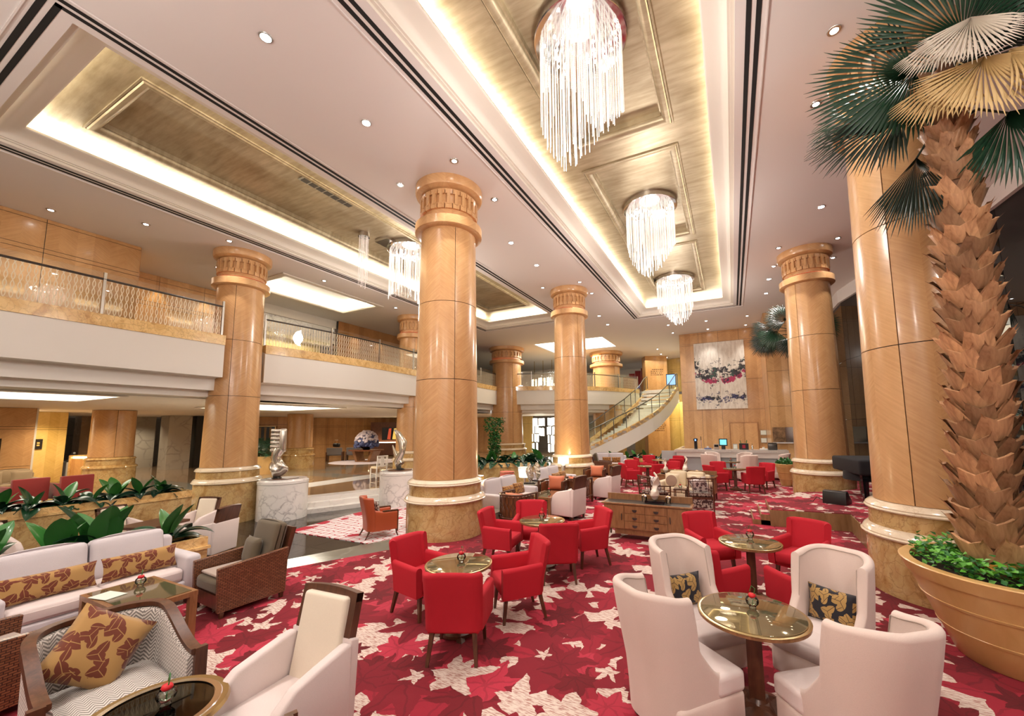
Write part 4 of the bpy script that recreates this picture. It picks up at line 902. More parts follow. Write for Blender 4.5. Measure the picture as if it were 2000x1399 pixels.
def mk_sofa(L=1.75, D=.84, fab='grey_fabric', back=.90, seats=2, name='sofa'):
    t_ = thing(name, '', 'sofa'); aw = .17; iw = (L - 2 * aw) / seats
    ob('base', rb(L - .04, D - .04, .20, .02), fab, t_, (0, 0, .09), smooth=50)
    for sx in (-1, 1): ob('armrest', rb(aw, D, .50, .05, 3), fab, t_, (sx * (L / 2 - aw / 2), 0, .10), smooth=60)
    ob('back', rb(L - .1, .16, .66, .05, 3), fab, t_, (0, -D / 2 + .09, .12), smooth=60)
    for i in range(seats):
        x = -L / 2 + aw + iw * (i + .5)
        ob('seat_cushion', rb(iw - .008, D - .2, .16, .04, 3, .03), 'white_fabric' if fab == 'grey_fabric' else fab, t_, (x, .07, .29), smooth=60)
        ob('back_cushion', rb(iw - .012, .18, back - .42, .06, 3, .03), fab, t_, (x, -D / 2 + .22, .42), (radians(10), 0, 0), smooth=60)
    for sx in (-1, 1):
        for y in (-D / 2 + .08, D / 2 - .08): ob('foot', G().taper((sx * (L / 2 - .1), y, 0), (sx * (L / 2 - .1), y, .10), .05, .07), 'dark_wood', t_)
    return t_
def mk_round(r=.36, h=.72):
    t_ = thing('round_table', '', 'table')
    ob('top', G().lathe([(.001, h - .04), (r - .03, h - .04), (r, h - .025), (r, h - .006), (r - .008, h), (.001, h)], 48), 'brown_wood', t_)
    ob('glass_top', G().lathe([(r - .02, h + .001), (r - .02, h + .007), (r - .024, h + .009), (.001, h + .009)], 48), 'bronze_glass', t_)
    ob('rim', G().lathe([(r - .004, h - .002), (r + .004, h), (r - .008, h + .005), (r - .02, h + .003)], 48), 'brass', t_)
    ob('pedestal', G().box(-.05, .05, -.05, .05, .05, h - .04), 'dark_wood', t_)
    for a in range(4): ob('foot', G().taper((.24 * cos(a * pi / 2 + .78), .24 * sin(a * pi / 2 + .78), 0), (.05 * cos(a * pi / 2 + .78), .05 * sin(a * pi / 2 + .78), .10), .06, .07), 'dark_wood', t_)
    ob('base', G().lathe([(.20, .02), (.20, .05), (.08, .09), (.06, .12)], 24), 'dark_wood', t_)
    return t_
def mk_long(L=1.0, W=.6, h=.5):
    t_ = thing('coffee_table', '', 'table')
    fr = G(); f = .06
    for q in ((-L/2, L/2, -W/2, -W/2+f), (-L/2, L/2, W/2-f, W/2), (-L/2, -L/2+f, -W/2+f, W/2-f), (L/2-f, L/2, -W/2+f, W/2-f)): fr.box(*q, h - .05, h)
    ob('frame', fr, 'brown_wood', t_)
    ob('glass_top', G().box(-L/2+f*.7, L/2-f*.7, -W/2+f*.7, W/2-f*.7, h - .02, h + .006), 'bronze_glass', t_)
    for sx in (-1, 1):
        for sy in (-1, 1):
            x, y = sx * (L/2 - .035), sy * (W/2 - .035)
            ob('leg', G().box(x - .033, x + .033, y - .033, y + .033, 0, h - .05), 'brown_wood', t_)
            b = G()
            for a0, a1, z0, z1 in ((.033, .12, -.075, -.06), (.105, .12, -.13, -.075), (.055, .12, -.145, -.13), (.055, .07, -.13, -.095)):
                xa, xb = sorted((x - sx * a0, x - sx * a1)); b.box(xa, xb, y - .012, y + .012, h + z0, h + z1)
            ob('bracket', b, 'dark_wood', t_)
    for z in (.17,): ob('stretcher', G().box(-L/2 + .06, L/2 - .06, -W/2 + .03, -W/2 + .045, z, z + .02).box(-L/2 + .06, L/2 - .06, W/2 - .045, W/2 - .03, z, z + .02), 'dark_wood', t_)
    return t_
def mk_lattice(cush='terracotta'):
    """low round-backed chair with open dark lattice behind"""
    t_ = thing('lattice_chair', '', 'chair'); W, yf, yb, rc = .68, .34, -.34, .28
    h = lambda s, x, y: .70 - .02 * sm(-.3, .3, y)
    sh = shell(W, yf, yb, rc, .1, h, .05, 0, 1, 40)
    def P(s, z, off=0.0): (x, y), (nx, ny) = sh.at(s); return (x + nx * off, y + ny * off, z)
    ob('top_rail', G().tube([P(i / 40, .70) for i in range(41)], .024, 8), 'dark_wood', t_, smooth=50)
    ob('bottom_rail', G().tube([P(i / 40, .20) for i in range(41)], .02, 8), 'dark_wood', t_, smooth=50)
    for sx in (0, 1): ob('front_post', G().box(P(sx, 0)[0] - .025, P(sx, 0)[0] + .025, P(sx, 0)[1] - .025, P(sx, 0)[1] + .025, 0, .71), 'dark_wood', t_)
    ob('leg', G().taper(P(.38, 0), P(.38, .2), .03, .04), 'dark_wood', t_); ob('leg', G().taper(P(.62, 0), P(.62, .2), .03, .04), 'dark_wood', t_)
    for k in range(13):
        s0 = .1 + .8 * k / 13
        for sg in (1, -1):
            ob('lattice_bar', G().tube([P(s0 + .8 / 13 * (.5 + sg * .5 * sin(pi * j / 6 * 2)), .20 + .5 * j / 6) for j in range(7)], .008, 5), 'dark_wood', t_, smooth=60)
    ob('inner_back', shell(W - .06, yf - .04, yb + .03, rc - .03, .22, lambda s, x, y: .66, .03, 0.02, .98, 30), 'red_wood', t_, smooth=60)
    ob('seat', rb(.56, .58, .16, .05, 3, .02), 'red_wood', t_, (0, .03, .24), smooth=60)
    return t_
def mk_chinese():
    t_ = thing('openwork_armchair', '', 'chair'); W, D = .58, .54
    g = []
    for sx in (-1, 1):
        x = sx * W / 2
        ob('back_post', G().bar((x, -D / 2, 0), (x, -D / 2 - .05, .88), .03), 'dark_wood', t_)
        ob('front_post', G().bar((x, D / 2, 0), (x, D / 2, .62), .028), 'dark_wood', t_)
        ob('arm_rail', G().bar((x, -D / 2 - .03, .66), (x, D / 2 + .02, .62), .028), 'dark_wood', t_)
        q = G(); z0 = .42
        q.bar((x, -D/2, .47), (x, D/2, .47), .018); q.bar((x, -.12, .47), (x, -.12, .64), .016); q.bar((x, .10, .47), (x, .10, .63), .016); q.bar((x, -.12, .56), (x, .10, .56), .014); q.bar((x, .10, .52), (x, D/2, .52), .014); q.bar((x, -D/2, .58), (x, -.12, .58), .014)
        ob('side_fretwork', q, 'dark_wood', t_)
    ob('top_rail', G().bar((-W/2 - .03, -D/2 - .05, .87), (W/2 + .03, -D/2 - .05, .87), .032), 'dark_wood', t_)
    q = G()
    for z in (.50, .80): q.bar((-W/2, -D/2 - .04, z), (W/2, -D/2 - .04, z), .016)
    for x in (-.18, .18): q.bar((x, -D/2 - .035, .44), (x, -D/2 - .05, .86), .014)
    ob('back_fretwork', q, 'dark_wood', t_)
    ob('seat_frame', G().box(-W/2, W/2, -D/2, D/2, .36, .41), 'dark_wood', t_)
    ob('seat_cushion', rb(.52, .5, .08, .03, 2, .01), 'dark_floral_print', t_, (0, 0, .41), smooth=60, uvbox=True)
    ob('skirt', G().box(-W/2 + .02, W/2 - .02, -D/2 + .02, D/2 - .02, .14, .36), 'dark_floral_print', t_, smooth=0, uvbox=True)
    return t_
def mk_sideboard(L=1.70):
    t_ = thing('sideboard', '', 'cabinet'); D, H = .46, .70
    ob('top', rb(L, D, .035, .006, 1), 'brown_wood', t_, (0, 0, H - .035)); ob('stone_inlay', G().box(-L/2+.05, L/2-.05, -D/2+.04, D/2-.09, H, H + .004), 'brown_silk' if False else 'dark_metal', t_)
    ob('upstand', G().box(-L/2+.02, L/2-.02, D/2 - .07, D/2 - .03, H, H + .12), 'brown_wood', t_)
    b = L / 2 - .04; ob('body', G().box(-b, b, -D/2 + .03, D/2 - .02, .20, H - .035), 'brown_wood', t_); ob('plinth', G().box(-b + .2, b - .2, -D/2 + .06, D/2 - .04, .10, .20), 'brown_wood', t_)
    w_ = 2 * b / 4
    for i in (0, 3):
        d_ = ob('door', G().box(-b + w_ * i + .006, -b + w_ * (i + 1) - .006, -D/2 + .014, -D/2 + .032, .215, H - .045), 'brown_wood', t_); hx = -b + w_ * (i + 1) - .05 if i == 0 else -b + w_ * i + .05
        ob('handle', G().bar((hx, -D/2 - .006, .38), (hx, -D/2 - .006, .50), .014), 'dark_metal', d_)
    for i in (1, 2):
        for j in range(3):
            hz = (H - .26) / 3; z0 = .215 + hz * j; d_ = ob('drawer', G().box(-b + w_ * i + .006, -b + w_ * (i + 1) - .006, -D/2 + .014, -D/2 + .032, z0 + .004, z0 + hz - .004), 'brown_wood', t_)
            cx = -b + w_ * (i + .5); ob('handle', G().lathe([(.001, 0), (.045, .004), (.048, .012), (.001, .016)], 12, M=T3(cx, -D/2 + .014, z0 + hz / 2, 0, pi / 2), a0=pi, a1=2 * pi), 'dark_metal', d_)
    for sx in (-1, 1):
        for y in (-D/2 + .05, D/2 - .05): ob('leg', G().taper((sx * (L/2 - .06), y, 0), (sx * (L/2 - .07), y, .22), .03, .05), 'dark_wood', t_)
    return t_
def mk_cab():
    t_ = thing('drawer_chest', '', 'cabinet'); ob('body', G().box(-.45, .45, -.26, .26, .04, .58), 'grey_wood', t_); ob('top', rb(.94, .56, .03, .005, 1), 'grey_wood', t_, (0, 0, .58)); ob('plinth', G().box(-.42, .42, -.23, .23, 0, .04), 'black', t_)
    for i in range(2):
        for j in range(2):
            d_ = ob('drawer', G().box(-.44 + .445 * i, -.005 + .445 * i, .26, .275, .06 + .26 * j, .31 + .26 * j), 'grey_wood', t_); ob('knob', G().box(-.26 + .445 * i, -.19 + .445 * i, .275, .295, .17 + .26 * j, .20 + .26 * j), 'brass', d_)
    return t_
red, wing, white, zig, wick = Proto(mk_red), Proto(mk_wing), Proto(mk_white), Proto(mk_zig), Proto(mk_wicker)
rtab, longt, latt, latt2 = Proto(mk_round), Proto(mk_long), Proto(lambda: mk_lattice('o')), None
# ------------------------------------------------------------------ seating groups
for x, y, f, lb in (
    (-3.52, 3.93, (.98, -.12), 'red armchair left of the nearest round table, its back to the dark marble floor'),
    (-2.57, 3.40, (-.41, .91), 'nearest red armchair, seen from behind in front of the round table'),
    (-2.42, 4.35, (-.70, -.71), 'red armchair right of the nearest round table, facing left'),
    (-3.52, 5.80, (.98, .15), 'red armchair next to the central column foot, facing right'),
    (-3.33, 6.46, (.38, -.92), 'red armchair at the far side of the second round table, facing the camera'),
    (-2.42, 5.55, (-.50, .87), 'red armchair seen from behind before the second round table'),
    (-2.22, 6.36, (-.72, -.69), 'red armchair right of the second round table, left of the sideboard'),
    (-.40, 6.60, (.60, -.80), 'red armchair behind the left near wing chair, facing the camera at the third table'),
    (.74, 6.62, (-.52, -.85), 'red armchair at the far right of the third round table, before the platform'),
    (-.32, 5.20, (.52, .85), 'red armchair squeezed behind the left wing chair, seen from its arm'),
    (.62, 5.22, (-.45, .89), 'red armchair squeezed behind the right wing chair, seen from its arm'),
    (-3.50, 14.75, (.80, .60), 'red armchair farther back, left one at the table behind the white armchairs'),
    (-3.62, 15.85, (.35, -.94), 'red armchair farther back facing the camera, left of the far round table'),
    (-2.46, 14.85, (-.30, .95), 'red armchair farther back seen from behind, right of the far table'),
    (-2.22, 15.75, (-.5, -.87), 'red armchair farther back, right side of the far table, facing left'),
    (-3.55, 17.45, (.85, .50), 'red armchair in the far left row by the planter, facing right'),
    (-3.45, 18.55, (.35, -.94), 'red armchair in the far left row facing the camera before the planter'),
    (-2.35, 18.55, (-.4, -.9), 'red armchair farthest right in the far row beside the bar counter end'),
    (-2.22, 17.45, (-.3, .95), 'red armchair seen from behind beside the bar counter end'),
    (-.62, 14.9, (.72, .69), 'red armchair left of the table before the bar, seen from behind'),
    (-.50, 16.0, (.3, -.95), 'red armchair at the far left of the table before the bar'),
    (.52, 14.95, (-.25, .97), 'red armchair right of the table before the bar, back to the camera'),
    (.86, 16.0, (-.55, -.83), 'red armchair at the far right of the table before the bar')):
    red(x, y, f, lb)
for x, y, f, lb in (
    (-.44, 4.22, (.70, -.72), 'pale high-back wing chair far left of the near table, with black leaf cushion'),
    (.64, 4.35, (-.55, -.83), 'pale high-back wing chair far right of the near table, with black leaf cushion'),
    (-.50, 3.30, (.66, .75), 'nearest left wing chair, its curved pale back turned to the camera'),
    (.62, 3.32, (-.60, .80), 'nearest right wing chair, its curved pale back turned to the camera'),
    (-.88, 17.6, (.4, .92), 'far pale wing chair before the bar, left, seen from behind'),
    (-.78, 18.5, (.5, -.86), 'far pale wing chair close to the bar front, left one'),
    (.44, 17.5, (-.4, .92), 'far pale wing chair before the bar, right, seen from behind'),
    (.30, 18.5, (-.5, -.86), 'far pale wing chair close to the bar front, middle one'),
    (1.55, 18.6, (-.9, .2), 'far pale wing chair beside the small potted shrub')):
    wing(x, y, f, lb)
for x, y, z, lb in ((-2.80, 3.70, 0, 'nearest red-group round table with bronze glass top'), (-2.83, 5.90, 0, 'second round table among the red armchairs, left of the sideboard'), (.11, 5.85, 0, 'third round table, behind the wing chairs'),
                    (-2.92, 15.2, 0, 'small far round table among red armchairs left'), (-2.90, 18.0, 0, 'farthest round table in the red row by the planter'), (-.02, 15.2, 0, 'round table among red armchairs before the bar'), (-.15, 18.0, 0, 'round table between the far wing chairs before the bar')):
    rtab(x, y, 0.0, lb)
rtab(.05, 3.70, 0.0, 'large round bronze-glass table between the four near wing chairs', sc=1.0); rt4 = [o for o in bpy.data.objects if o.get('label', '').startswith('large round bronze')][0]; rt4.scale = (1.1, 1.1, 1.0)
white(-2.76, 1.78, (.06, -1), 'big pale slip-covered armchair with dark wooden back frame in the foreground')
white(-3.70, 9.2, (-.97, .2), 'pale slip-covered armchair seen from the side, left of the sideboard')
white(-3.55, 11.95, (-.97, .2), 'farther pale slip-covered armchair seen from the side, with dark back')
zig(-3.94, 1.32, (.996, -.093), 'chevron patterned tub chair with dark wooden rim holding the leaf cushion')
zc2 = zig(-2.12, 1.12, (-.93, .37), 'chevron tub chair cut off by the bottom edge of the frame'); zc2.scale = (.88, .88, .92)
wick(-5.83, 3.10, (-.06, -1), 'brown wicker armchair with olive cushions beside the marble planter', sc=.97)
wick(-5.50, 1.02, (-.12, 1), 'brown wicker armchair at the left edge, opposite the long table', sc=.97)
wick(-5.45, 18.0, (.9, .2), 'far brown wicker armchair behind the lit column')
longt(-5.78, 2.12, pi / 2 * 0, 'long wooden coffee table with glass top before the pale sofa')
longt(-4.35, 9.4, pi / 2, 'low glass topped table in the middle lounge group before the first sofa')
longt(-4.3, 12.3, pi / 2, 'low glass topped table farther back, before the second sofa')
longt(-4.55, 17.6, 0, 'far low table beside the wicker armchair')
sofa = Proto(mk_sofa)
sofa(-6.83, 2.08, (1, 0), 'pale grey two-seat sofa before the planter with two long leaf cushions', sc=1.0)
sofa(-5.35, 9.1, (1, -.08), 'pale sofa beside the central column in the middle lounge')
sofa(-5.32, 12.0, (1, -.08), 'pale sofa behind the drawer chest with leaf sculptures')
sofa(-5.5, 19.0, (.2, -1), 'far white sofa against the planter beyond the lit column')
cs = Proto(lambda: mk_sofa(1.36, .74, 'cream_silk', .86)); cs(-1.33, 12.35, (-.22, -1), 'cream silk two-seat sofa with brown disc cushions behind the openwork chairs')
sbd = Proto(mk_sideboard); sbd(-1.60, 8.10, 0.0, 'brown wooden sideboard with six drawers in the lounge centre'); sbd(-1.35, 13.05, (.1, 1), 'second wooden sideboard backing the cream sofa')
cab = Proto(mk_cab); cab(-5.2, 10.42, -.15 - pi / 2 + pi / 2 * 0, 'grey wooden drawer chest between the sofas carrying leaf sculptures'); cab(-5.0, 7.98, -pi / 2, 'small grey drawer chest beside the column foot', sc=.5); cab(-5.35, 13.2, -pi / 2, 'grey side chest under the tapered table lamp', sc=.8)
latt(-4.55, 8.12, (.15, 1), 'dark lattice-backed tub chair behind a red armchair, with coral cushion')
latt(-4.62, 10.45, (.1, -1), 'brown tub chair facing the camera, with orange cushion')
latt(-4.20, 11.1, (.1, 1), 'dark lattice-backed tub chair behind the orange cushion chair')
latt(-4.45, 13.7, (.1, -1), 'far brown tub chair with orange cushion before the lit column')
chn = Proto(mk_chinese); chn(-.85, 11.15, (-.15, 1), 'dark openwork armchair behind the sideboard, right one with floral cushion'); chn(-1.95, 11.0, (.75, .66), 'dark openwork armchair behind the sideboard, left one with floral cushion')
st_ = thing('side_table', 'small square table between the openwork armchairs', 'table', (-1.35, 11.35, 0)); ob('top', G().box(-.16, .16, -.16, .16, .50, .53), 'dark_wood', st_)
for sx in (-1, 1):
    for sy in (-1, 1): ob('leg', G().box(sx*.14-.012, sx*.14+.012, sy*.14-.012, sy*.14+.012, 0, .5), 'dark_wood', st_)
# cushions
def cushion(x, y, z, w_, h_, t_, mat, f, tilt, label, spin=0.0, cat='cushion', group=None):
    g = pillow(w_, h_, t_); g.v = [(p[0], p[1], p[2] - h_ / 2) for p in g.v]
    if spin: g.v = [(p[0] * cos(spin) - p[2] * sin(spin), p[1], p[0] * sin(spin) + p[2] * cos(spin)) for p in g.v]
    # uv from flat coordinates before tilting
    o = ob('cushion', g, mat, None, (x, y, z), (tilt, 0, f if isinstance(f, float) else face(*f)), smooth=80, uvbox=True); tag(o, label, cat, group); return o
cushion(-6.66, 1.70, .60, .70, .27, .15, 'gold_leaf_print', (1, 0), .22, 'long gold cushion with brown leaves on the pale sofa, left one')
cushion(-6.66, 2.43, .60, .70, .27, .15, 'gold_leaf_print', (1, 0), .22, 'long gold cushion with brown leaves on the pale sofa, right one')
cushion(-4.08, 1.30, .70, .46, .46, .15, 'gold_leaf_print', (.99, .0), .42, 'square gold cushion with brown leaves standing on its corner in the chevron chair', spin=radians(38))
cushion(-2.28, 1.20, .60, .36, .36, .12, 'gold_leaf_print', (-.93, .37), .3, 'gold leaf cushion in the chevron chair at the bottom edge')
for x, y, f, lb in ((-.44, 4.22, (.70, -.72), 'black cushion with gold leaves in the far left wing chair'), (.64, 4.35, (-.55, -.83), 'black cushion with gold leaves in the far right wing chair'),
                    (-.50, 3.30, (.66, .75), 'black cushion with gold leaves deep inside the nearest left wing chair'), (.62, 3.32, (-.60, .80), 'black cushion with gold leaves deep inside the nearest right wing chair'),
                    (-.88, 17.6, (.4, .92), 'dark cushion in a far wing chair, left'), (.44, 17.5, (-.4, .92), 'dark cushion in a far wing chair, right')):
    n_ = hypot(*f); fx, fy = f[0] / n_, f[1] / n_; cushion(x - fx * .13, y - fy * .13, .585, .42, .30, .13, 'black_leaf_print', f, .16, lb)
cushion(-5.86, 3.26, .62, .36, .33, .13, 'olive_fabric', (-.1, -1), .2, 'small olive cushion on the wicker armchair')
for x, y, lb in ((-5.14, 8.8, 'tiger patterned cushion on the middle lounge sofa, near one'), (-5.18, 9.4, 'tiger patterned cushion on the middle lounge sofa, far one'), (-5.12, 11.75, 'tiger patterned cushion on the farther sofa, near one'), (-5.14, 12.3, 'tiger patterned cushion on the farther sofa, far one')):
    cushion(x, y, .60, .46, .30, .14, 'tiger_print', (1, -.1), .25, lb)
cushion(-4.52, 8.0, .60, .48, .26, .15, 'orange_fabric', (.1, 1), .2, 'coral cushion in the near lattice chair'); cushion(-4.60, 10.55, .62, .48, .40, .15, 'orange_fabric', (.1, -1), .2, 'orange cushion on the tub chair facing the camera')
cushion(-4.18, 10.98, .62, .44, .30, .14, 'orange_fabric', (.1, 1), .2, 'coral cushion in the farther lattice chair'); cushion(-4.43, 13.8, .62, .48, .40, .15, 'orange_fabric', (.1, -1), .2, 'orange cushion in the far tub chair by the lit column')
cushion(-.85, 11.10, .66, .42, .42, .13, 'floral_print', (-.15, 1), .25, 'white cushion with dark flowers in the right openwork chair', spin=.3); cushion(-1.93, 11.02, .66, .42, .42, .13, 'floral_print', (.75, .66), .25, 'white cushion with dark flowers in the left openwork chair')
for dx, lb in ((-.31, 'left'), (.31, 'right')):
    cc_ = thing('disc_cushion', 'cream cushion with a brown round centre on the silk sofa, ' + lb, 'cushion', (-1.36 + dx, 12.16 - dx * .2, .62), face(-.22, -1)); ob('pad', G().join(pillow(.42, .40, .12), T3(0, 0, -.2)), 'cream_silk', cc_, (0, 0, 0), (.25, 0, 0), smooth=80); ob('disc', G().lathe([(.16, -.01), (.16, .01), (.001, .02)], 24, M=T3(0, .055, -.02, 0, -pi / 2)), 'brown_silk', cc_, (0, 0, 0), (.25, 0, 0))
for x, y, lb in ((-5.55, 18.85, 'left'), (-5.1, 18.9, 'right')): cushion(x, y, .6, .42, .26, .12, 'tiger_print', (.2, -1), .2, 'small patterned cushion on the far white sofa, ' + lb)
# glass tub table in the foreground
gt = thing('glass_table', 'round glass table with brass rim at the bottom edge, holding a small vase', 'table', (-3.09, 1.25, 0))
ob('rim', G().lathe([(.30, .565), (.335, .565), (.345, .58), (.335, .60), (.30, .598), (.30, .565)], 48, cap=False), 'brass', gt); ob('glass_top', G().lathe([(.001, .585), (.31, .585), (.31, .595), (.001, .597)], 48), 'clear_glass', gt)
ob('glass_bevel', G().lathe([(.265, .598), (.305, .5985), (.30, .602), (.268, .602)], 48, cap=False), 'chrome', gt)
for a in range(3): ob('leg', G().tube([(.29 * cos(a * 2.1 + .4), .29 * sin(a * 2.1 + .4), .57), (.24 * cos(a * 2.1 + .4), .24 * sin(a * 2.1 + .4), 0)], .014, 8), 'brass', gt)

# small glass vases
def mk_vase():
    t_ = thing('vase', '', 'vase')
    pr = [(.022, 0), (.028, .004), (.024, .012), (.045, .035), (.05, .055), (.043, .075), (.033, .085)]
    ob('bowl', G().lathe(pr, 20, cap=False), 'vase_glass', t_, smooth=60)
    ob('water', G().lathe([(.001, .014), (.03, .02), (.043, .045), (.001, .046)], 16), 'green_glass', t_, smooth=60)
    ob('flower', G().lathe([(.001, .075), (.02, .078), (.03, .092), (.024, .108), (.001, .113)], 10), 'flower_red', t_, smooth=80)
    ob('stem', G().tube([(.0, .0, .03), (.01, 0, .09), (.025, 0, .15), (.0, .01, .165), (-.015, .01, .12)], .0035, 6), 'leaf_bright', t_, smooth=60)
    return t_
vase = Proto(mk_vase)
for x, y, z, lb in ((-2.78, 3.72, .73, 'small glass vase with red flower on the nearest red-group table'), (-2.86, 5.95, .73, 'small glass vase on the second round table'), (.12, 5.98, .73, 'small glass vase with red flower on the third round table'), (.06, 3.78, .73, 'small glass vase with red flower on the wing chair table'),
                    (-6.0, 2.20, .507, 'small glass vase with red flower on the long coffee table'), (-3.10, 1.30, .602, 'ribbed glass vase with red flower on the foreground glass table'), (-4.4, 9.6, .507, 'small glass vase on the middle lounge table'), (-4.3, 12.2, .507, 'small glass vase on the farther lounge table'),
                    (-.02, 15.2, .73, 'tiny vase on the round table before the bar'), (-.15, 18.0, .73, 'tiny vase between the far wing chairs'), (-1.35, 11.35, .531, 'small vase on the table between openwork chairs')):
    vase(x, y, 0.0, lb, z=z, sc=1.0)
mn = ob('menu_card', G().box(-.13, .13, -.09, .09, 0, .004), 'paper', None, (-5.95, 1.93, .508), (0, 0, .2)); tag(mn, 'pale menu card lying on the long coffee table', 'menu')
# sculptures on the sideboards
def mk_swirl():
    t_ = thing('swirl_sculpture', '', 'sculpture'); ob('plinth', G().box(-.16, .16, -.09, .09, 0, .045), 'black_gloss', t_)
    n, m = 44, 20; g = G()
    prof = [(0, .022), (.06, .045), (.18, .078), (.30, .072), (.42, .048), (.52, .042), (.66, .056), (.80, .052), (.92, .034), (1.0, .008)]
    for i in range(n + 1):
        f = i / n; z = .05 + .48 * f; k = next(j for j in range(len(prof) - 1) if f <= prof[j + 1][0] + 1e-9); q = (f - prof[k][0]) / (prof[k + 1][0] - prof[k][0]); q = q * q * (3 - 2 * q); r = prof[k][1] + (prof[k + 1][1] - prof[k][1]) * q
        tw = f * 2 * pi * .95; fl = 1 - .5 * sm(.3, .55, f); ox = .05 * sm(.35, .8, f) - .045 * sm(.8, 1, f)
        for j in range(m):
            a = 2 * pi * j / m; x, y = r * (1 + .12 * cos(2 * a)) * cos(a), r * fl * sin(a)
            g.v.append((x * cos(tw) - y * sin(tw) + ox, x * sin(tw) + y * cos(tw), z))
    for i in range(n):
        for j in range(m): g.f.append((i * m + j, i * m + (j + 1) % m, (i + 1) * m + (j + 1) % m, (i + 1) * m + j))
    g.f += [tuple(range(m))[::-1], tuple(n * m + j for j in range(m))]
    ob('spiral', g, 'pearl', t_, smooth=80); return t_
swl = Proto(mk_swirl); swl(-1.44, 8.08, 0.0, 'pearly twisted spiral sculpture on a black plinth on the near sideboard', z=.705, sc=1.12); swl(-1.38, 13.02, .5, 'second pearly spiral sculpture on the far sideboard', z=.705, sc=1.05)
swl(-1.95, 12.98, 2.2, 'third pearly spiral sculpture, left of the far sideboard', z=.705, sc=.9)
def mk_cup():
    t_ = thing('flower_cup', '', 'flowers'); ob('glass', G().lathe([(.035, 0), (.045, .08), (.041, .08), (.03, .01)], 14), 'vase_glass', t_)
    for k in range(7): ob('bloom', G().lathe([(.001, -.012), (.02, 0), (.001, .016)], 8, M=T3(.022 * cos(k * .9), .022 * sin(k * .9), .09 + .008 * (k % 3))), 'flower_yellow' if k % 2 else 'flower_white', t_, smooth=80)
    return t_
cup = Proto(mk_cup)
for x, y, lb in ((-1.66, 8.16, 'left of the spiral'), (-1.20, 8.14, 'right of the spiral')): cup(x, y, 0.0, 'small glass of yellow flowers on the near sideboard, ' + lb, z=.705, sc=1.2)
for x, lb in ((-1.68, 'left'), (-1.05, 'right')): cup(x, 13.05, 0.0, 'small glass of yellow flowers on the far sideboard, ' + lb, z=.705, sc=1.2)
def mk_leafsc():
    t_ = thing('leaf_sculpture', '', 'sculpture'); ob('plinth', G().box(-.14, .14, -.07, .07, 0, .03), 'black_gloss', t_); g = G(); n = 16
    for i in range(n + 1):
        f = i / n; w_ = .09 * sin(pi * f) ** .8 + .003; z = .03 + .46 * f; c = .03 * sin(f * 7)
        for j in range(7): a = (j - 3) / 3; g.v.append((a * w_ + c * .6, .03 * (1 - abs(a)) * sin(pi * f) * 1.6 + .012 * sin(f * 30 + j), z))
    for i in range(n):
        for j in range(6): g.f.append((i * 7 + j, i * 7 + j + 1, (i + 1) * 7 + j + 1, (i + 1) * 7 + j))
    b = len(g.v); g.v += [(p[0], -p[1] - .004, p[2]) for p in g.v]; g.f += [tuple(b + k for k in f[::-1]) for f in g.f]
    ob('leaf_blade', g, 'silver_leaf', t_, smooth=50); ob('stem', G().bar((0, 0, .02), (0, 0, .08), .012), 'dark_metal', t_); return t_
lsc = Proto(mk_leafsc); lsc(-5.25, 10.18, .3, 'silver leaf sculpture on black plinth on the drawer chest, near one', z=.61, sc=1.15); lsc(-5.28, 10.72, -.2, 'silver leaf sculpture on black plinth on the drawer chest, far one', z=.61, sc=1.2)
# table lamps
def mk_lamp():
    t_ = thing('table_lamp', '', 'lamp'); ob('base', G().lathe([(.07, 0), (.07, .02), (.035, .04), (.04, .06), (.075, .30), (.06, .33), (.02, .36)], 20), 'silver_leaf', t_, smooth=40); ob('lamp_shade', G().lathe([(.17, .37), (.16, .56), (.155, .56), (.165, .37)], 28), 'shade_glow', t_, smooth=40)
    light('bulb', 'POINT', (0, 0, .62), 30, (1, .78, .45), .05, parent=t_); return t_
lmp = Proto(mk_lamp); lmp(-5.45, 13.15, 0.0, 'metal table lamp with glowing pale shade before the lit column', z=.49, sc=1.15); cab(-6.0, 8.3, 0.0, 'tiny grey chest under the lamp right of the central column foot', sc=.5); lmp(-6.0, 8.3, 0.0, 'table lamp with glowing shade right of the central column foot', z=.305, sc=1.0)
for x, y, m_, lb in ((-6.9, 9.9, 'yellow_glow', 'glowing yellow pleated drum lamp behind the middle sofa'), (-7.5, 9.3, 'yellow_glow', 'glowing yellow pleated drum lamp right of the central column'), (-6.6, 11.2, 'shade_pink', 'pink pleated drum stool behind the middle sofa'), (-6.7, 12.6, 'shade_glow', 'white glowing drum lamp behind the leaf sculptures')):
    zz = LIFT if x < -6.9 else 0.0
    d_ = thing('drum_lamp', lb, 'lamp', (x, y, zz)); hh = .62 if zz else .45
    ob('drum', G().lathe([(.20, hh), (.235, hh + .34)], 28), m_, d_, smooth=0); ob('drum_top', G().lathe([(.235, hh + .34), (.001, hh + .345)], 28), 'shade_glow' if m_ != 'shade_pink' else 'shade_pink', d_); ob('stand', G().lathe([(.16, 0), (.16, .03), (.03, .06), (.03, hh)], 20), 'chrome', d_)
    ob('pleat', G().lathe([(.24, hh + .32), (.245, hh + .34)], 28), 'brass', d_)
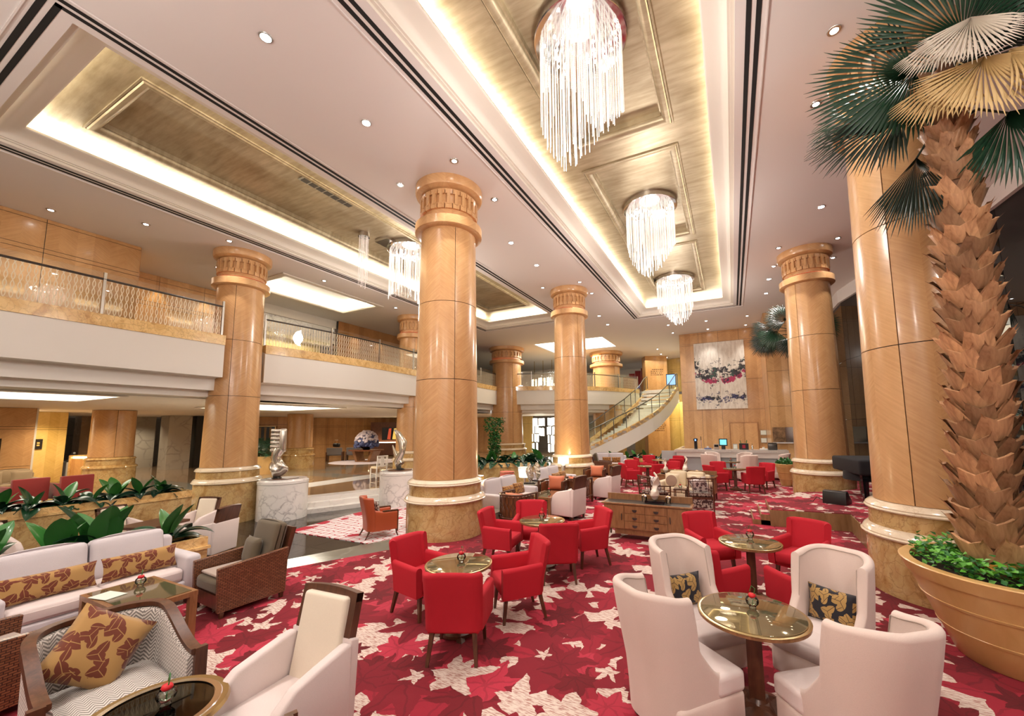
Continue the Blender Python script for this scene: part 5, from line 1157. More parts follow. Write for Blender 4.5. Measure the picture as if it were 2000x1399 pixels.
# sunken lounge chairs behind the near planter
for x, y, f, lb in ((-11.75, 3.95, (.95, .3), 'white armchair with dark frame in the sunken lounge, left one'), (-11.3, 5.0, (.35, -.93), 'white armchair with dark frame before the tall left column'), (-10.0, 4.75, (-.93, -.35), 'white armchair in the sunken lounge, nearest to the marble floor'), (-11.75, 2.25, (.9, .1), 'white armchair with dark frame at the far left edge behind the planter')):
    white(x, y, f, lb, z=LIFT)
dt = thing('square_table', 'dark square table among the white armchairs of the sunken lounge', 'table', (-10.85, 4.1, LIFT), .35); ob('top', G().box(-.4, .4, -.4, .4, .68, .73), 'dark_wood', dt); ob('pedestal', G().box(-.1, .1, -.1, .1, .04, .68), 'dark_wood', dt); ob('foot', G().box(-.3, .3, -.3, .3, 0, .04), 'dark_wood', dt)
# orange leather chair and round table on the hexagon rug
def mk_orange():
    t_ = thing('leather_armchair', 'orange leather wing armchair on the hexagon rug, seen from behind', 'chair'); W, yf, yb, rc = .68, .34, -.34, .16
    hb = lambda s, x, y: .98 - .03 * (x / .34) ** 2
    ob('backrest', shell(W, yf, yb, rc, .17, hb, .09, .27, .73, 22, lean=.18, flare=.06, rows=4), 'orange_leather', t_, smooth=60)
    for a, b in ((0, .275), (.725, 1)): ob('armrest', shell(W, yf, yb, rc, .17, lambda s, x, y: .60 + .06 * sm(.1, -.25, y), .09, a, b, 10, flare=.04), 'orange_leather', t_, smooth=60)
    ob('seat', rb(.50, .56, .16, .04, 3, .03), 'orange_fabric', t_, (0, .05, .30), smooth=60); ob('seat_base', rb(.54, .6, .14, .02), 'orange_leather', t_, (0, .02, .17))
    for sx in (-1, 1):
        ob('arm_cap', G().bar((sx * .30, .0, .615), (sx * .30, .36, .61), .05, .03), 'dark_wood', t_); ob('front_post', G().bar((sx * .31, .35, .12), (sx * .31, .355, .61), .035), 'dark_wood', t_)
        ob('leg', G().tube([(sx * .30, .33, .18), (sx * .30, .34, .08), (sx * .31, .37, 0)], [.025, .018, .012], 8), 'dark_wood', t_); ob('leg', G().tube([(sx * .26, -.28, .18), (sx * .27, -.33, .08), (sx * .28, -.38, 0)], [.025, .018, .012], 8), 'dark_wood', t_)
    return t_
oc = mk_orange(); oc.location = (-7.95, 7.3, LIFT + .014); oc.rotation_euler = (0, 0, face(.45, .89))
cushion(-7.98, 7.22, LIFT + .68, .40, .36, .12, 'dark_floral_print', (.45, .89), .2, 'dark flowered cushion inside the orange leather armchair')
ot = thing('side_table', 'small round wooden table with slim legs beside the orange armchair', 'table', (-7.65, 8.4, LIFT + .014)); ob('top', G().lathe([(.001, .60), (.27, .60), (.28, .62), (.27, .635), (.001, .637)], 32), 'red_wood', ot)
for a in range(6): ob('leg', G().bar((.17 * cos(a * 1.047), .17 * sin(a * 1.047), 0), (.17 * cos(a * 1.047), .17 * sin(a * 1.047), .60), .022), 'dark_wood', ot)
ob('shelf', G().lathe([(.001, .16), (.18, .16), (.18, .175), (.001, .175)], 24), 'dark_wood', ot)
# ------------------------------------------------------------------ planters and leafy plants
def planter(name, label, x0, x1, y0, y1, z0, z1, rz=0.0, loc=(0, 0)):
    t_ = thing(name, label, 'planter', (loc[0], loc[1], 0), rz)
    a = .07
    ob('body', G().box(x0, x1, y0, y1, z0, z1 - .16), 'gold_marble', t_); ob('moulding', G().box(x0 - .03, x1 + .03, y0 - .03, y1 + .03, z1 - .17, z1 - .13), 'pale_gold_marble', t_)
    g = G()
    for q in ((x0, x1, y0, y0 + a), (x0, x1, y1 - a, y1), (x0, x0 + a, y0 + a, y1 - a), (x1 - a, x1, y0 + a, y1 - a)): g.box(*q, z1 - .13, z1)
    ob('rim', g, 'pale_gold_marble', t_); ob('soil', G().box(x0 + a, x1 - a, y0 + a, y1 - a, z1 - .13, z1 - .07), 'soil', t_); return t_
planter('planter', 'near marble planter behind the pale sofa, full of broad leaves', -7.88, -7.30, -2.5, 3.42, LIFT, .60)
planter('planter', 'long marble planter wall under the left balcony, behind the sunken lounge', -13.5, -12.92, -2.5, 5.62, LIFT, .66)
planter('planter', 'marble planter behind the middle lounge between column and lamps', -1.7, 1.25, -.3, .3, LIFT, .80, .52, (-8.0, 14.25))
planter('planter', 'low marble planter along the back of the carpet left of the bar', -2.2, 1.0, -.25, .25, 0, .58, .12, (-4.1, 20.6))
def leafmesh(L, W, rise, droop, mat):
    g = G(); n = 9
    for i in range(n + 1):
        f = i / n; ang = rise - droop * f; 
        if i == 0: x, z = 0.0, 0.0
        else: x += L / n * cos(ang); z += L / n * sin(ang)
        w_ = W * (max(0, sin(pi * min(1, max(0, (f - .12) / .88)) ** .8)) ** .75) + .004
        for a, dz in ((-1, .012), (-.5, .014), (0, -.004), (.5, .014), (1, .012)): g.v.append((x, a * w_ / 2, z + dz * (w_ / max(W, .01)) * 1.8 - abs(a) * .0))
    for i in range(n):
        for j in range(4): g.f.append((i * 5 + j, i * 5 + j + 1, (i + 1) * 5 + j + 1, (i + 1) * 5 + j))
    return mesh('leaf', g, mat, 60)
LM = [leafmesh(.42, .17, r_, d_, m_) for r_, d_, m_ in ((1.25, 1.3, 'leaf_green'), (.9, 1.5, 'leaf_dark'), (1.0, 1.9, 'leaf_dark'), (.5, 1.4, 'leaf_green'), (1.35, .5, 'leaf_bright'), (.75, 2.0, 'leaf_dark'))]
def plant(x, y, z, sc, n, label, group, seed, bright=.15):
    rnd = random.Random(seed); t_ = thing('leafy_plant', label, 'plant', (x, y, z), rnd.uniform(0, 6), group)
    for k in range(n):
        m_ = LM[4] if rnd.random() < bright else LM[rnd.choice((0, 1, 2, 3, 5))]
        inst('leaf', m_, t_, (rnd.uniform(-.03, .03), rnd.uniform(-.03, .03), 0), (rnd.uniform(-.25, .25), 0, 2.399 * k + rnd.uniform(-.3, .3)), sc * rnd.uniform(.75, 1.1))
    return t_
for i, (y, sc, n) in enumerate(((3.05, 1.15, 10), (2.35, 1.45, 9), (1.95, 1.3, 8), (1.35, 1.5, 9), (.75, 1.2, 8))):
    plant(-7.58, y, .60, sc * 1.25, n + 4, ('broad-leaved plant in the near planter, ' + ('at its right end', 'behind the sofa right cushion', 'behind the sofa middle', 'behind the sofa left cushion', 'at the picture edge')[i]), None, 100 + i, .3)
for i in range(9):
    plant(-13.2, 5.1 - .42 * i, .62, 1.35, 13, ('first', 'second', 'third', 'fourth', 'fifth', 'sixth', 'seventh', 'eighth', 'ninth')[i] + ' glossy plant in the long planter wall, counted from the tall column', 'plants in the long planter wall', 200 + i, .22)
for i in range(8):
    f = -1.5 + 2.55 * i / 7; plant(-8.0 + f * cos(.52), 14.25 + f * sin(.52), .76, 1.6, 12, ('first', 'second', 'third', 'fourth', 'fifth', 'sixth', 'seventh', 'eighth', 'ninth')[i] + ' dark leafy plant from the left in the planter behind the middle lounge', 'plants behind the middle lounge', 300 + i, .08)
for i in range(8):
    f = -2.0 + 2.8 * i / 7; plant(-4.1 + f * cos(.12), 20.6 + f * sin(.12), .54, 1.25, 9, ('first', 'second', 'third', 'fourth', 'fifth', 'sixth', 'seventh', 'eighth', 'ninth')[i] + ' small leafy plant from the left in the low planter beside the bar', 'plants left of the bar', 400 + i, .05)

# ------------------------------------------------------------------ tub pots, palms
def mk_pot(R, H, label, x, y, z=0.0, r0=None):
    r0 = r0 or R * .60; t_ = thing('plant_pot', label, 'pot', (x, y, z))
    def r(f): return r0 + (R - r0) * f
    ob('tub', G().lathe([(r(0) - .02, 0), (r(0), .02), (r(.30), H * .30), (r(.30) + .012, H * .305), (r(.33) + .012, H * .33), (r(.33) + .008, H * .335), (r(.60) + .008, H * .60), (r(.60) + .024, H * .605), (r(.63) + .024, H * .63), (r(.63) + .018, H * .635), (r(.85) + .018, H * .85), (r(.85) + .04, H * .855), (R + .04, H * .99), (R + .03, H), (R - .05, H), (R - .06, H * .95), (R - .07, H * .9)], 64), 'pot_wood', t_, smooth=25)
    ob('soil', G().lathe([(R - .06, H * .91), (.001, H * .92)], 32), 'soil', t_); return t_
PX, PY, PR, PH = 2.30, 5.42, .78, .84; OX = -.12
mk_pot(PR, PH, 'huge round honey-coloured tub holding the tall palm at the right edge', PX, PY)
mk_pot(.30, .78, 'tall tapered honey-coloured tub of green shrub left of the right column', 1.62, 16.9)
iv = thing('ivy', 'bright green ivy ground cover filling the big palm tub', 'plant', (PX, PY, PH * .93))
rnd = random.Random(5)
def ivleaf(m_): return mesh('leaf', G().add([(0, 0, 0), (.025, -.02, .006), (.055, 0, 0), (.025, .02, .006)], [(0, 1, 2, 3)]), m_, 0)
ivm = [ivleaf('ivy'), ivleaf('ivy_dark'), ivleaf('flower_yellow')]
gs = {0: G(), 1: G()}
def ivyshape(g, M): g.add([(0, 0, 0), (.02, -.024, .008), (.06, 0, 0), (.02, .024, .008)], [(0, 1, 2), (0, 2, 3)], M)
for k in range(1500):
    a, r_ = rnd.uniform(0, 2 * pi), .70 * sqrt(rnd.random()); 
    z = rnd.uniform(0, .10) + .10 * rnd.random() * sm(.2, .6, r_) + (.07 if rnd.random() < .1 else 0)
    ivyshape(gs[0 if rnd.random() < .55 else 1], T3(r_ * cos(a), r_ * sin(a), z, rnd.uniform(0, 6.3), rnd.uniform(-.7, .7), rnd.uniform(-.9, .3)))
for k in (0, 1): o = ob('foliage', gs[k], ('ivy', 'ivy_dark')[k], iv, smooth=0); o['kind'] = 'stuff'
for k in range(60):
    a, r_ = rnd.uniform(2.4, 5.9), rnd.uniform(.4, .68); inst('leaf', ivm[0 if k % 9 else 2], iv, (r_ * cos(a), r_ * sin(a), rnd.uniform(.10, .2)), (rnd.uniform(-.5, .5), rnd.uniform(-.7, .2), rnd.uniform(0, 6.3)), 1.5)
sv = thing('shrub', 'small green shrub in the tapered tub left of the right column', 'plant', (1.62, 16.9, .72)); g = G()
for k in range(260): a, r_ = rnd.uniform(0, 6.3), .3 * sqrt(rnd.random()); ivyshape(g, T3(r_ * cos(a), r_ * sin(a), rnd.uniform(0, .28) * (1.1 - r_ * 2), rnd.uniform(0, 6.3), rnd.uniform(-1, 1), rnd.uniform(-1.2, .2)) @ Matrix.Scale(1.6, 4))
o = ob('foliage', g, 'ivy_dark', sv, smooth=0); o['kind'] = 'stuff'

def boot(mat):
    g = G(); n = 5
    P = []
    for i in range(n + 1):
        f = i / n; w_ = .16 * (1 - f * .22); y = .045 + .10 * f ** .9; z = .25 * f
        P.append([(-w_, y - .055 + .05 * f * f, z + .035 * f * f), (-w_ * .5, y + .012, z + .004), (0, y + .040 - .055 * f * f, z - .03 * f * f), (w_ * .5, y + .012, z + .004), (w_, y - .055 + .05 * f * f, z + .035 * f * f)])
    for r_ in P: g.v += r_
    for i in range(n):
        for j in range(4): g.f.append((i * 5 + j, i * 5 + j + 1, (i + 1) * 5 + j + 1, (i + 1) * 5 + j))
    b = len(g.v); g.v += [(x * .9, y - .035, z) for x, y, z in g.v[:b]]
    g.f += [tuple(b + k for k in f[::-1]) for f in g.f]
    for j in range(4): t0 = n * 5 + j; g.f.append((t0, t0 + 1, b + t0 + 1, b + t0))
    # frayed tip spikes
    for sx in (-1, 1): q = len(g.v); g.v += [(sx * .09, .14, .245), (sx * .125, .13, .27), (sx * .15, .17, .33)]; g.f.append((q, q + 1, q + 2))
    return mesh('leaf_base', g, mat, 30)
def fan(R, n, spread, droopk, mat, curl=.0, seed=0):
    """fan blade: petiole end at origin, blade in the local XZ plane pointing +z"""
    g = G(); rr = random.Random(seed)
    for k in range(n):
        a = (k / (n - 1) - .5) * spread; L = R * (1 - .22 * abs(a / spread * 2) ** 2) * rr.uniform(.92, 1.05); da = spread / (n - 1) * 1.0
        m = 9; b = len(g.v); side = .012 if k % 2 else -.012
        for i in range(m + 1):
            f = i / m; w_ = 1.12 * (L * .66 * da if f > .66 else L * f * da)
            if f > .66: w_ *= (1 - (f - .66) / .34) ** .7
            dr = droopk * max(0, f - .35) ** 2 * L * (1 + .4 * rr.random() * (f > .6)); aa = a
            x, z, y = L * f * sin(aa), L * f * cos(aa), side * (f < .7) - dr
            z -= abs(dr) * .25 * f
            tx, tz = cos(aa), -sin(aa)
            g.v += [(x - tx * w_ * .5, y - .004, z - tz * w_ * .5), (x, y + .012 * (1 - f), z), (x + tx * w_ * .5, y - .004, z + tz * w_ * .5)]
        for i in range(m):
            for j in range(2): g.f.append((b + i * 3 + j, b + i * 3 + j + 1, b + (i + 1) * 3 + j + 1, b + (i + 1) * 3 + j))
    return mesh('blade', g, mat, 60)
def frond(par, base, tip, R, mat, face_dir, n=40, spread=4.2, droopk=.5, seed=0, hang=None, name='frond'):
    """petiole from base to tip, fan blade opening along its end direction or along hang"""
    B, Tp = Vector(base), Vector(tip); mid = (B + Tp) / 2 + Vector((0, 0, .10))
    f_ = inst(name, mesh('petiole', G().tube([B, mid, Tp], [.022, .014, .010], 6), 'palm_dark', 50), par)
    z = Vector(hang).normalized() if hang else (Tp - mid).normalized()
    y = Vector(face_dir); y = (y - z * y.dot(z)).normalized(); x = y.cross(z)
    M = Matrix((x, y, z)).transposed().to_4x4(); M.translation = Tp
    o = inst('blade', fan(R, n, spread, droopk, mat, seed=seed), f_); o.matrix_local = M
    return f_
palm = thing('palm_tree', 'tall fan palm with shaggy stepped trunk in the big tub at the right edge', 'palm', (PX, PY, 0))
TX = [(-.14, .80), (-.12, 1.6), (-.08, 2.6), (-.07, 3.6), (-.08, 4.6), (-.08, 5.5), (-.06, 6.3)]
def tx(z):
    for (a, za), (b, zb) in zip(TX, TX[1:]):
        if z <= zb: return a + (b - a) * (z - za) / (zb - za)
    return TX[-1][0]
def trd(z): return .175 - .045 * (z - .8) / 5.0
ob('trunk', G().tube([(tx(.75 + .3 * i), 0, .75 + .3 * i) for i in range(18)], [trd(.75 + .3 * i) + .0 for i in range(18)], 16), 'trunk_bark', palm, smooth=60)
bt = boot('boot'); z = .86; row = 0; rnd = random.Random(3)
while z < 5.25:
    for k in range(5):
        a = 2 * pi * (k + .5 * (row % 2)) / 5 + rnd.uniform(-.08, .08) + row * .06
        R_ = trd(z); s_ = R_ / .20 * rnd.uniform(.95, 1.1)
        inst('leaf_base', bt, palm, (tx(z) + (R_ - .05) * cos(a), (R_ - .05) * sin(a), z + rnd.uniform(-.02, .02)), (rnd.uniform(-.20, -.04), rnd.uniform(-.08, .08), a - pi / 2), (s_ * rnd.uniform(.95, 1.15), s_, s_ * rnd.uniform(.95, 1.15)))
    z += .165; row += 1
ob('fibre_sheath', G().tube([(-.08, 0, 5.2), (-.07, 0, 5.5), (-.05, 0, 5.8), (-.03, 0, 6.1)], [.14, .13, .11, .05], 14), 'trunk_bark', palm, smooth=60)
C0 = (-.03, 0, 5.75)
FR = [ # tip (relative to the tub), radius, material, facing, hang direction, spread, droop, fingers
    ((-.30, -.05, 6.02), 1.0, 'palm_green', (.25, -1, .1), (-1, -.15, -.12), 3.3, .12, 54),
    ((-.42, .05, 5.62), .95, 'palm_dark', (-.2, -.9, .4), (-1, -.2, -.45), 2.0, .35, 44),
    ((-.36, -.05, 5.02), .86, 'palm_dark', (-.2, -1, .1), (-.16, -.05, -1), 1.25, .10, 40),
    ((-.12, .02, 5.15), .62, 'palm_dark', (-.2, -1, .1), (-.1, .0, -1), .9, .10, 24),
    ((.10, -.10, 6.20), 1.15, 'palm_green', (0, -1, -.2), (.02, -.05, 1), 2.7, .06, 52),
    ((.02, -.42, 6.12), .55, 'palm_pale', (0, -1, .35), (-.12, -.25, -1), 2.6, .05, 46),
    ((-.10, -.30, 6.18), .55, 'palm_pale', (-.3, -1, .35), (-.5, -.2, -1), 1.7, .05, 30),
    ((.10, -.35, 5.72), .74, 'palm_dry', (.1, -1, .4), (.0, -.25, -1), 2.9, .04, 52),
    ((.30, -.30, 5.75), .85, 'palm_dry', (.3, -1, .4), (.8, -.2, -.75), 2.0, .25, 40),
    ((-.12, -.28, 5.75), .70, 'palm_dry', (-.2, -1, .4), (-.5, -.2, -.9), 1.4, .05, 26),
    ((.30, -.18, 5.20), .80, 'palm_green', (.0, -1, .15), (.35, -.05, -1), 2.3, .10, 44),
    ((.30, .0, 6.15), .95, 'palm_dark', (.2, -1, .1), (1, -.1, .35), 1.9, .35, 40),
    ((.15, .25, 6.1), 1.0, 'palm_green', (0, -1, .4), (.35, .2, .9), 2.8, .3, 40),
    ((-.35, .35, 6.0), .95, 'palm_green', (-.2, -.9, .4), (-.6, .4, .6), 2.6, .3, 40),
    ((.45, -.35, 5.95), .80, 'palm_dark', (.3, -1, .3), (.9, -.4, .0), 2.2, .5, 34)]
for i, (tp, R_, m_, fd, hg, spd, dk, n_) in enumerate(FR):
    b_ = (C0[0], 0, min(5.95, max(5.35, tp[2] - .12))); frond(palm, b_, tp, R_, m_, fd, n_, spd, dk, 50 + i, hg)
for i in range(10):
    a = rnd.uniform(0, 6.3); ob('dry_stalk', G().tube([(-.07 + .1 * cos(a), .1 * sin(a), 5.35 + .05 * i), (-.05 + .26 * cos(a), .26 * sin(a), 5.48 + .05 * i), (-.05 + .36 * cos(a), .36 * sin(a), 5.35 + .05 * i)], [.018, .010, .005], 5), 'palm_dry', palm, smooth=60)
p2 = thing('palm_tree', 'drooping palm crown peeping out from behind the right column by the bar wall', 'palm', (2.55, 17.4, 0))
ob('trunk', G().tube([(0, 0, 0), (0, 0, 3), (-.1, 0, 5.6)], [.13, .12, .10], 10), 'trunk_bark', p2, smooth=60)
for i, (tp, hg, m_) in enumerate((((-.9, 0, .35), (-.75, -.1, -.6), 'palm_dark'), ((-.75, -.2, .1), (-.5, -.1, -.9), 'palm_green'), ((-.4, -.2, .5), (-.6, 0, .2), 'palm_dark'), ((-1.0, .1, -.1), (-.7, 0, -.9), 'palm_dark'), ((.6, 0, .3), (.6, 0, -.4), 'palm_green'), ((-.3, -.3, -.2), (-.1, 0, -1), 'palm_dark'))):
    frond(p2, (-.1, 0, 5.5), (-.1 + tp[0], tp[1], 5.6 + tp[2]), .85, m_, (0, -1, .15), 34, 2.4, .3, 90 + i, hg)
# tree and big lobby palm
tr_ = thing('potted_tree', 'slim leafy indoor tree behind the middle planter', 'plant', (-11.75, 18.6, 0)); ob('pot', G().lathe([(.22, 0), (.3, .5), (.3, .52), (.26, .52)], 24), 'pot_wood', tr_); ob('trunk', G().tube([(0, 0, .4), (.04, 0, 1.2), (-.03, 0, 2.2)], [.035, .03, .02], 8), 'trunk_bark', tr_)
g = G(); rnd = random.Random(8)
for k in range(1100):
    z = rnd.uniform(.55, 2.75); R_ = (.32 if z < 2.0 else .55) * sqrt(rnd.random()); a = rnd.uniform(0, 6.3); ivyshape(g, T3(R_ * cos(a), R_ * sin(a), z, rnd.uniform(0, 6.3), rnd.uniform(-1, 1), rnd.uniform(-.4, 1.2)) @ Matrix.Scale(2.2, 4))
o = ob('foliage', g, 'ivy_dark', tr_, smooth=0); o['kind'] = 'stuff'
lp = thing('potted_palm', 'bushy green lobby palm in a tan tub behind the silver sculpture', 'plant', (-21.9, 12.3, 0)); ob('pot', G().lathe([(.62, 0), (.80, .85), (.80, .9), (.7, .9), (.65, .8)], 32), 'pot_wood', lp)
for k in range(26):
    a = k * 2.399; up = .5 + .5 * rnd.random(); pts = [Vector((.25 * cos(a), .25 * sin(a), .8)) + Vector((cos(a), sin(a), 0)) * (.85 * f * (1.2 - up * .6)) + Vector((0, 0, 1)) * (1.75 * up * f - .75 * f * f) for f in [j / 8 for j in range(9)]]
    g = G().tube(pts, .012, 4)
    for j in range(1, 9):
        d_ = (pts[j] - pts[j - 1]).normalized(); s_ = d_.cross(Vector((0, 0, 1))).normalized()
        for q in (pts[j], (pts[j] + pts[j - 1]) / 2):
            for sg in (-1, 1): e_ = q + s_ * sg * .28 + d_ * .2 - Vector((0, 0, .06)); g.add([q, q + d_ * .045, e_], [(0, 1, 2)])
    ob('frond', g, 'palm_green', lp, smooth=0)

# ------------------------------------------------------------------ chandeliers
def chandelier(x, y, r, label, seed, smallr=None, zt=ZD + .16):
    t_ = thing('chandelier', label, 'chandelier', (x, y, 0)); rr = random.Random(seed)
    ob('mount', G().lathe([(r + .02, zt), (r + .02, zt - .13), (r, zt - .14), (.001, zt - .14)], 48), 'chrome', t_, smooth=40)
    st = []
    def fill(cx, cy, R_, n, lo, hi):
        for k in range(n):
            a = 2.39996 * k; q = R_ * sqrt((k + .5) / n) if k % 3 else R_ * .97
            L = lo + (hi - lo) * (.5 + .5 * sin(a * 2.0 + seed + q * 3)) * rr.uniform(.85, 1.0); st.append((cx + q * cos(a), cy + q * sin(a), L))
    fill(0, 0, r - .05, 150, 1.05, 1.75)
    if smallr:
        sx_, sy_, R2 = smallr; ob('mount', G().lathe([(R2, zt), (R2, zt - .13), (.001, zt - .13)], 24, (sx_, sy_)), 'chrome', t_, smooth=40); fill(sx_, sy_, R2 - .03, 26, 1.2, 1.7); ob('mount', G().box(min(0, sx_), max(0, sx_), sy_ * .5 - .3, sy_ * .5 + .3, zt - .10, zt), 'chrome', t_)
    strand = {}
    for i, (a, b, L) in enumerate(st):
        key = round(L / .05)
        if key not in strand:
            n_ = int(key * .05 / .028); pr = []
            for j in range(n_): z = -j * .028; pr += [(.0035, z), (.0088, z - .014)]
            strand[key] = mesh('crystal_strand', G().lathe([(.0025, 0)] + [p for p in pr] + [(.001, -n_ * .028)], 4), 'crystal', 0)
        inst('crystal_strand', strand[key], t_, (a, b, zt - .14))
    bm_ = mesh('bulb', G().lathe([(.001, -.028), (.016, -.022), (.020, 0), (.012, .02), (.001, .022)], 8), 'lamp_glow')
    for k in range(22): a = 2.39996 * k * 1.7; q = (r - .08) * sqrt((k + .6) / 22); inst('bulb', bm_, t_, (q * cos(a), q * sin(a), zt - .19 - .25 * (k % 3 == 0)))
    light('chandelier_bulb', 'POINT', (0, 0, zt - 2.15), K_CHAND, (1, .93, .86), .35, parent=t_)
    light('chandelier_core', 'POINT', (0, 0, zt - .6), 10, (1, .93, .88), .4, parent=t_)
    return t_
chandelier(-1.80, 5.35, .70, 'nearest crystal chandelier with long bead strands at the top of the picture', 1)
chandelier(-1.72, 10.75, .70, 'second crystal chandelier in the central gold coffer', 2)
chandelier(-1.85, 16.9, .76, 'farthest crystal chandelier at the end of the central gold coffer', 3)
chandelier(-9.5, 9.75, .74, 'crystal chandelier in the left coffer behind the central column, with a slim side cluster', 4, (-.55, -1.45, .17))
# tall crystal tower seen behind the back balcony
ct = thing('crystal_tower', 'tall tiered crystal light hanging behind the back balcony down to the lower hall', 'chandelier', (-13.75, 29.2, 0)); rnd = random.Random(4)
rod = mesh('crystal_rod', G().box(-.035, .035, -.035, .035, 0, .62), 'crystal_glow', 0)
for cx, cols in ((-.75, (.3, 1.0, 1.7, 2.3, 4.9, 5.5)), (-.15, (1.5, 2.3, 4.9, 5.6)), (.55, (.2, .9, 1.6, 2.3, 5.0, 5.6)), (1.0, (.8, 1.6, 2.3, 5.1))):
    for z in cols:
        for k in range(7): inst('crystal_rod', rod, ct, (cx + .075 * k - .22, rnd.uniform(-.2, .2), z + rnd.uniform(-.03, .03)))
for x in (-.8, 0, .8): ob('stem', G().bar((x, 0, 6.0), (x, 0, ZC - .01), .04), 'brass', ct)
light('tower_bulb', 'POINT', (-13.7, 28.4, 2.0), 60, (1, .9, .7), .4)

# ------------------------------------------------------------------ silver sculptures on marble drums
def drum(x, y, label):
    t_ = thing('pedestal', label, 'pedestal', (x, y, LIFT)); ob('drum', G().lathe([(.66, 0), (.66, 1.02)], 56), 'white_marble', t_); ob('cap', G().lathe([(.60, 1.02), (.67, 1.03), (.67, 1.10), (.63, 1.12), (.62, 1.15), (.001, 1.15)], 56), 'white_marble', t_); ob('turntable', G().lathe([(.40, 1.151), (.40, 1.165), (.001, 1.166)], 40), 'dark_wood', t_)
drum(-12.31, 7.62, 'white veined marble drum beside the tall left column, under the silver sculpture'); drum(-10.6, 10.6, 'white marble drum half hidden left of the central column')
zt = LIFT + 1.165
s1 = thing('silver_sculpture', 'tall silver abstract sculpture with comb-like notches on the marble drum', 'sculpture', (-12.42, 7.47, zt), face(.8, -.6) + pi)
ob('plinth', G().lathe([(.14, 0), (.12, .03), (.05, .05), (.001, .05)], 24), 'black_gloss', s1)
g = G(); n, m = 34, 24
for i in range(n + 1):
    f = i / n; z = .03 + .60 * f; w_ = .08 + .15 * sin(pi * min(1, f * 1.15)) ** .8 if f < .8 else .16 - .35 * (f - .8); w_ = max(w_, .06); 
    for j in range(m):
        a = 2 * pi * j / m; lump = 1 + .16 * sin(3 * a + f * 7) * sin(pi * f); g.v.append((w_ * lump * cos(a) + .05 * sin(f * 4), w_ * .8 * lump * sin(a), z))
for i in range(n):
    for j in range(m): g.f.append((i * m + j, i * m + (j + 1) % m, (i + 1) * m + (j + 1) % m, (i + 1) * m + j))
g.f += [tuple(range(m))[::-1], tuple(n * m + j for j in range(m))]; ob('body', g, 'silver_leaf', s1, smooth=80)
ob('neck', G().tube([(0.02, 0, .45), (-.05, 0, .62), (-.02, 0, .75), (.03, 0, .86)], [.14, .13, .15, .16], 16), 'silver_leaf', s1, smooth=80); ob('spine', rb(.19, .22, .72, .06, 3), 'silver_leaf', s1, (.11, 0, .76), smooth=60)
for k in range(6): ob('tooth', rb(.26, .20, .095, .03, 3), 'silver_leaf', s1, (-.08, 0, .78 + .118 * k), (0, .10, 0), smooth=60)
s2 = thing('silver_sculpture', 'silver twisting abstract sculpture half hidden left of the central column', 'sculpture', (-10.6, 10.6, zt)); ob('plinth', G().lathe([(.18, 0), (.10, .06), (.001, .07)], 24), 'black_gloss', s2)
for pts, rs in (([(-.05, 0, .05), (-.12, 0, .3), (.08, 0, .6), (.1, 0, .95), (-.12, 0, 1.25), (-.3, 0, 1.4)], [.08, .14, .10, .15, .10, .03]), ([(.05, 0, .2), (-.2, 0, .5), (-.38, 0, .85)], [.12, .08, .02])): ob('limb', G().tube(pts, rs, 14), 'silver_leaf', s2, smooth=80)

# ------------------------------------------------------------------ bar
bar = thing('bar_counter', 'long pale stone bar counter with grey-blue front under the painting', 'counter', (0, 0, 0))
ob('top', G().box(-2.35, 1.98, 18.95, 19.75, 1.02, 1.13).box(-2.45, -2.35, 18.95, 22.5, 1.0, 1.10), 'bar_stone', bar)
ob('fascia', G().box(-2.35, 1.98, 18.99, 19.03, .80, 1.02), 'fieldstone', bar)
for a, b in ((-2.0, -.72), (-.58, .05), (.20, 1.92)): ob('front_panel', G().box(a, b, 19.10, 19.14, .03, .92), 'bar_front', bar)
for a in (-2.34, -.68, .08, 1.9): ob('pier', G().box(a, a + .10, 19.02, 19.14, 0, 1.02), 'fieldstone', bar)
ob('end_panel', G().box(-3.0, -2.40, 19.0, 19.06, 0, 1.06).box(-2.44, -2.34, 19.06, 22.4, 0, 1.0), 'bar_front', bar); ob('plinth', G().box(-2.3, 1.9, 19.14, 19.6, 0, 1.0), 'black', bar)
def item(name, label, cat, x, y, parts, z=1.132):
    t_ = thing(name, label, cat, (x, y, z))
    for nm, g, m_ in parts: ob(nm, g, m_, t_)
item('coffee_machine', 'dark coffee grinder on the left of the bar counter', 'coffee machine', -1.55, 19.4, (('body', G().lathe([(.07, 0), (.07, .35), (.09, .38), (.09, .46), (.04, .48)], 16), 'black_gloss'), ('screen', G().box(-.03, .03, -.095, -.09, .36, .44), 'screen_blue')))
item('bar_tap', 'slim black bar tap beside the coffee grinder', 'tap', -1.32, 19.4, (('column', G().bar((0, 0, 0), (0, 0, .44), .03), 'chrome'), ('handle', G().bar((0, -.02, .40), (.0, -.08, .56), .025), 'black')))
item('cash_screen', 'small cash register screen glowing cyan on the bar', 'screen', -.42, 19.45, (('stand', G().box(-.08, .08, -.06, .06, 0, .14), 'black'), ('body', G().box(-.17, .17, -.04, .02, .14, .46), 'black'), ('screen', G().box(-.13, .13, -.045, -.04, .19, .42), 'screen_cyan')))
item('card_reader', 'pinkish card machine left of the cash screen', 'machine', -.70, 19.4, (('body', rb(.22, .2, .22, .03), 'taupe_fabric'), ('screen', G().box(-.08, .08, -.105, -.1, .1, .2), 'screen_black')))
item('gift_box', 'black and red gift box with flowers on the bar', 'box', .38, 19.4, (('body', G().box(-.18, .18, -.12, .12, 0, .26), 'black'), ('label_patch', G().box(-.06, .06, -.125, -.12, .06, .2), 'flower_magenta'), ('sprig', G().bar((-.1, 0, .26), (-.14, 0, .40), .03).bar((.1, 0, .26), (.13, 0, .40), .03), 'ivy_dark')))
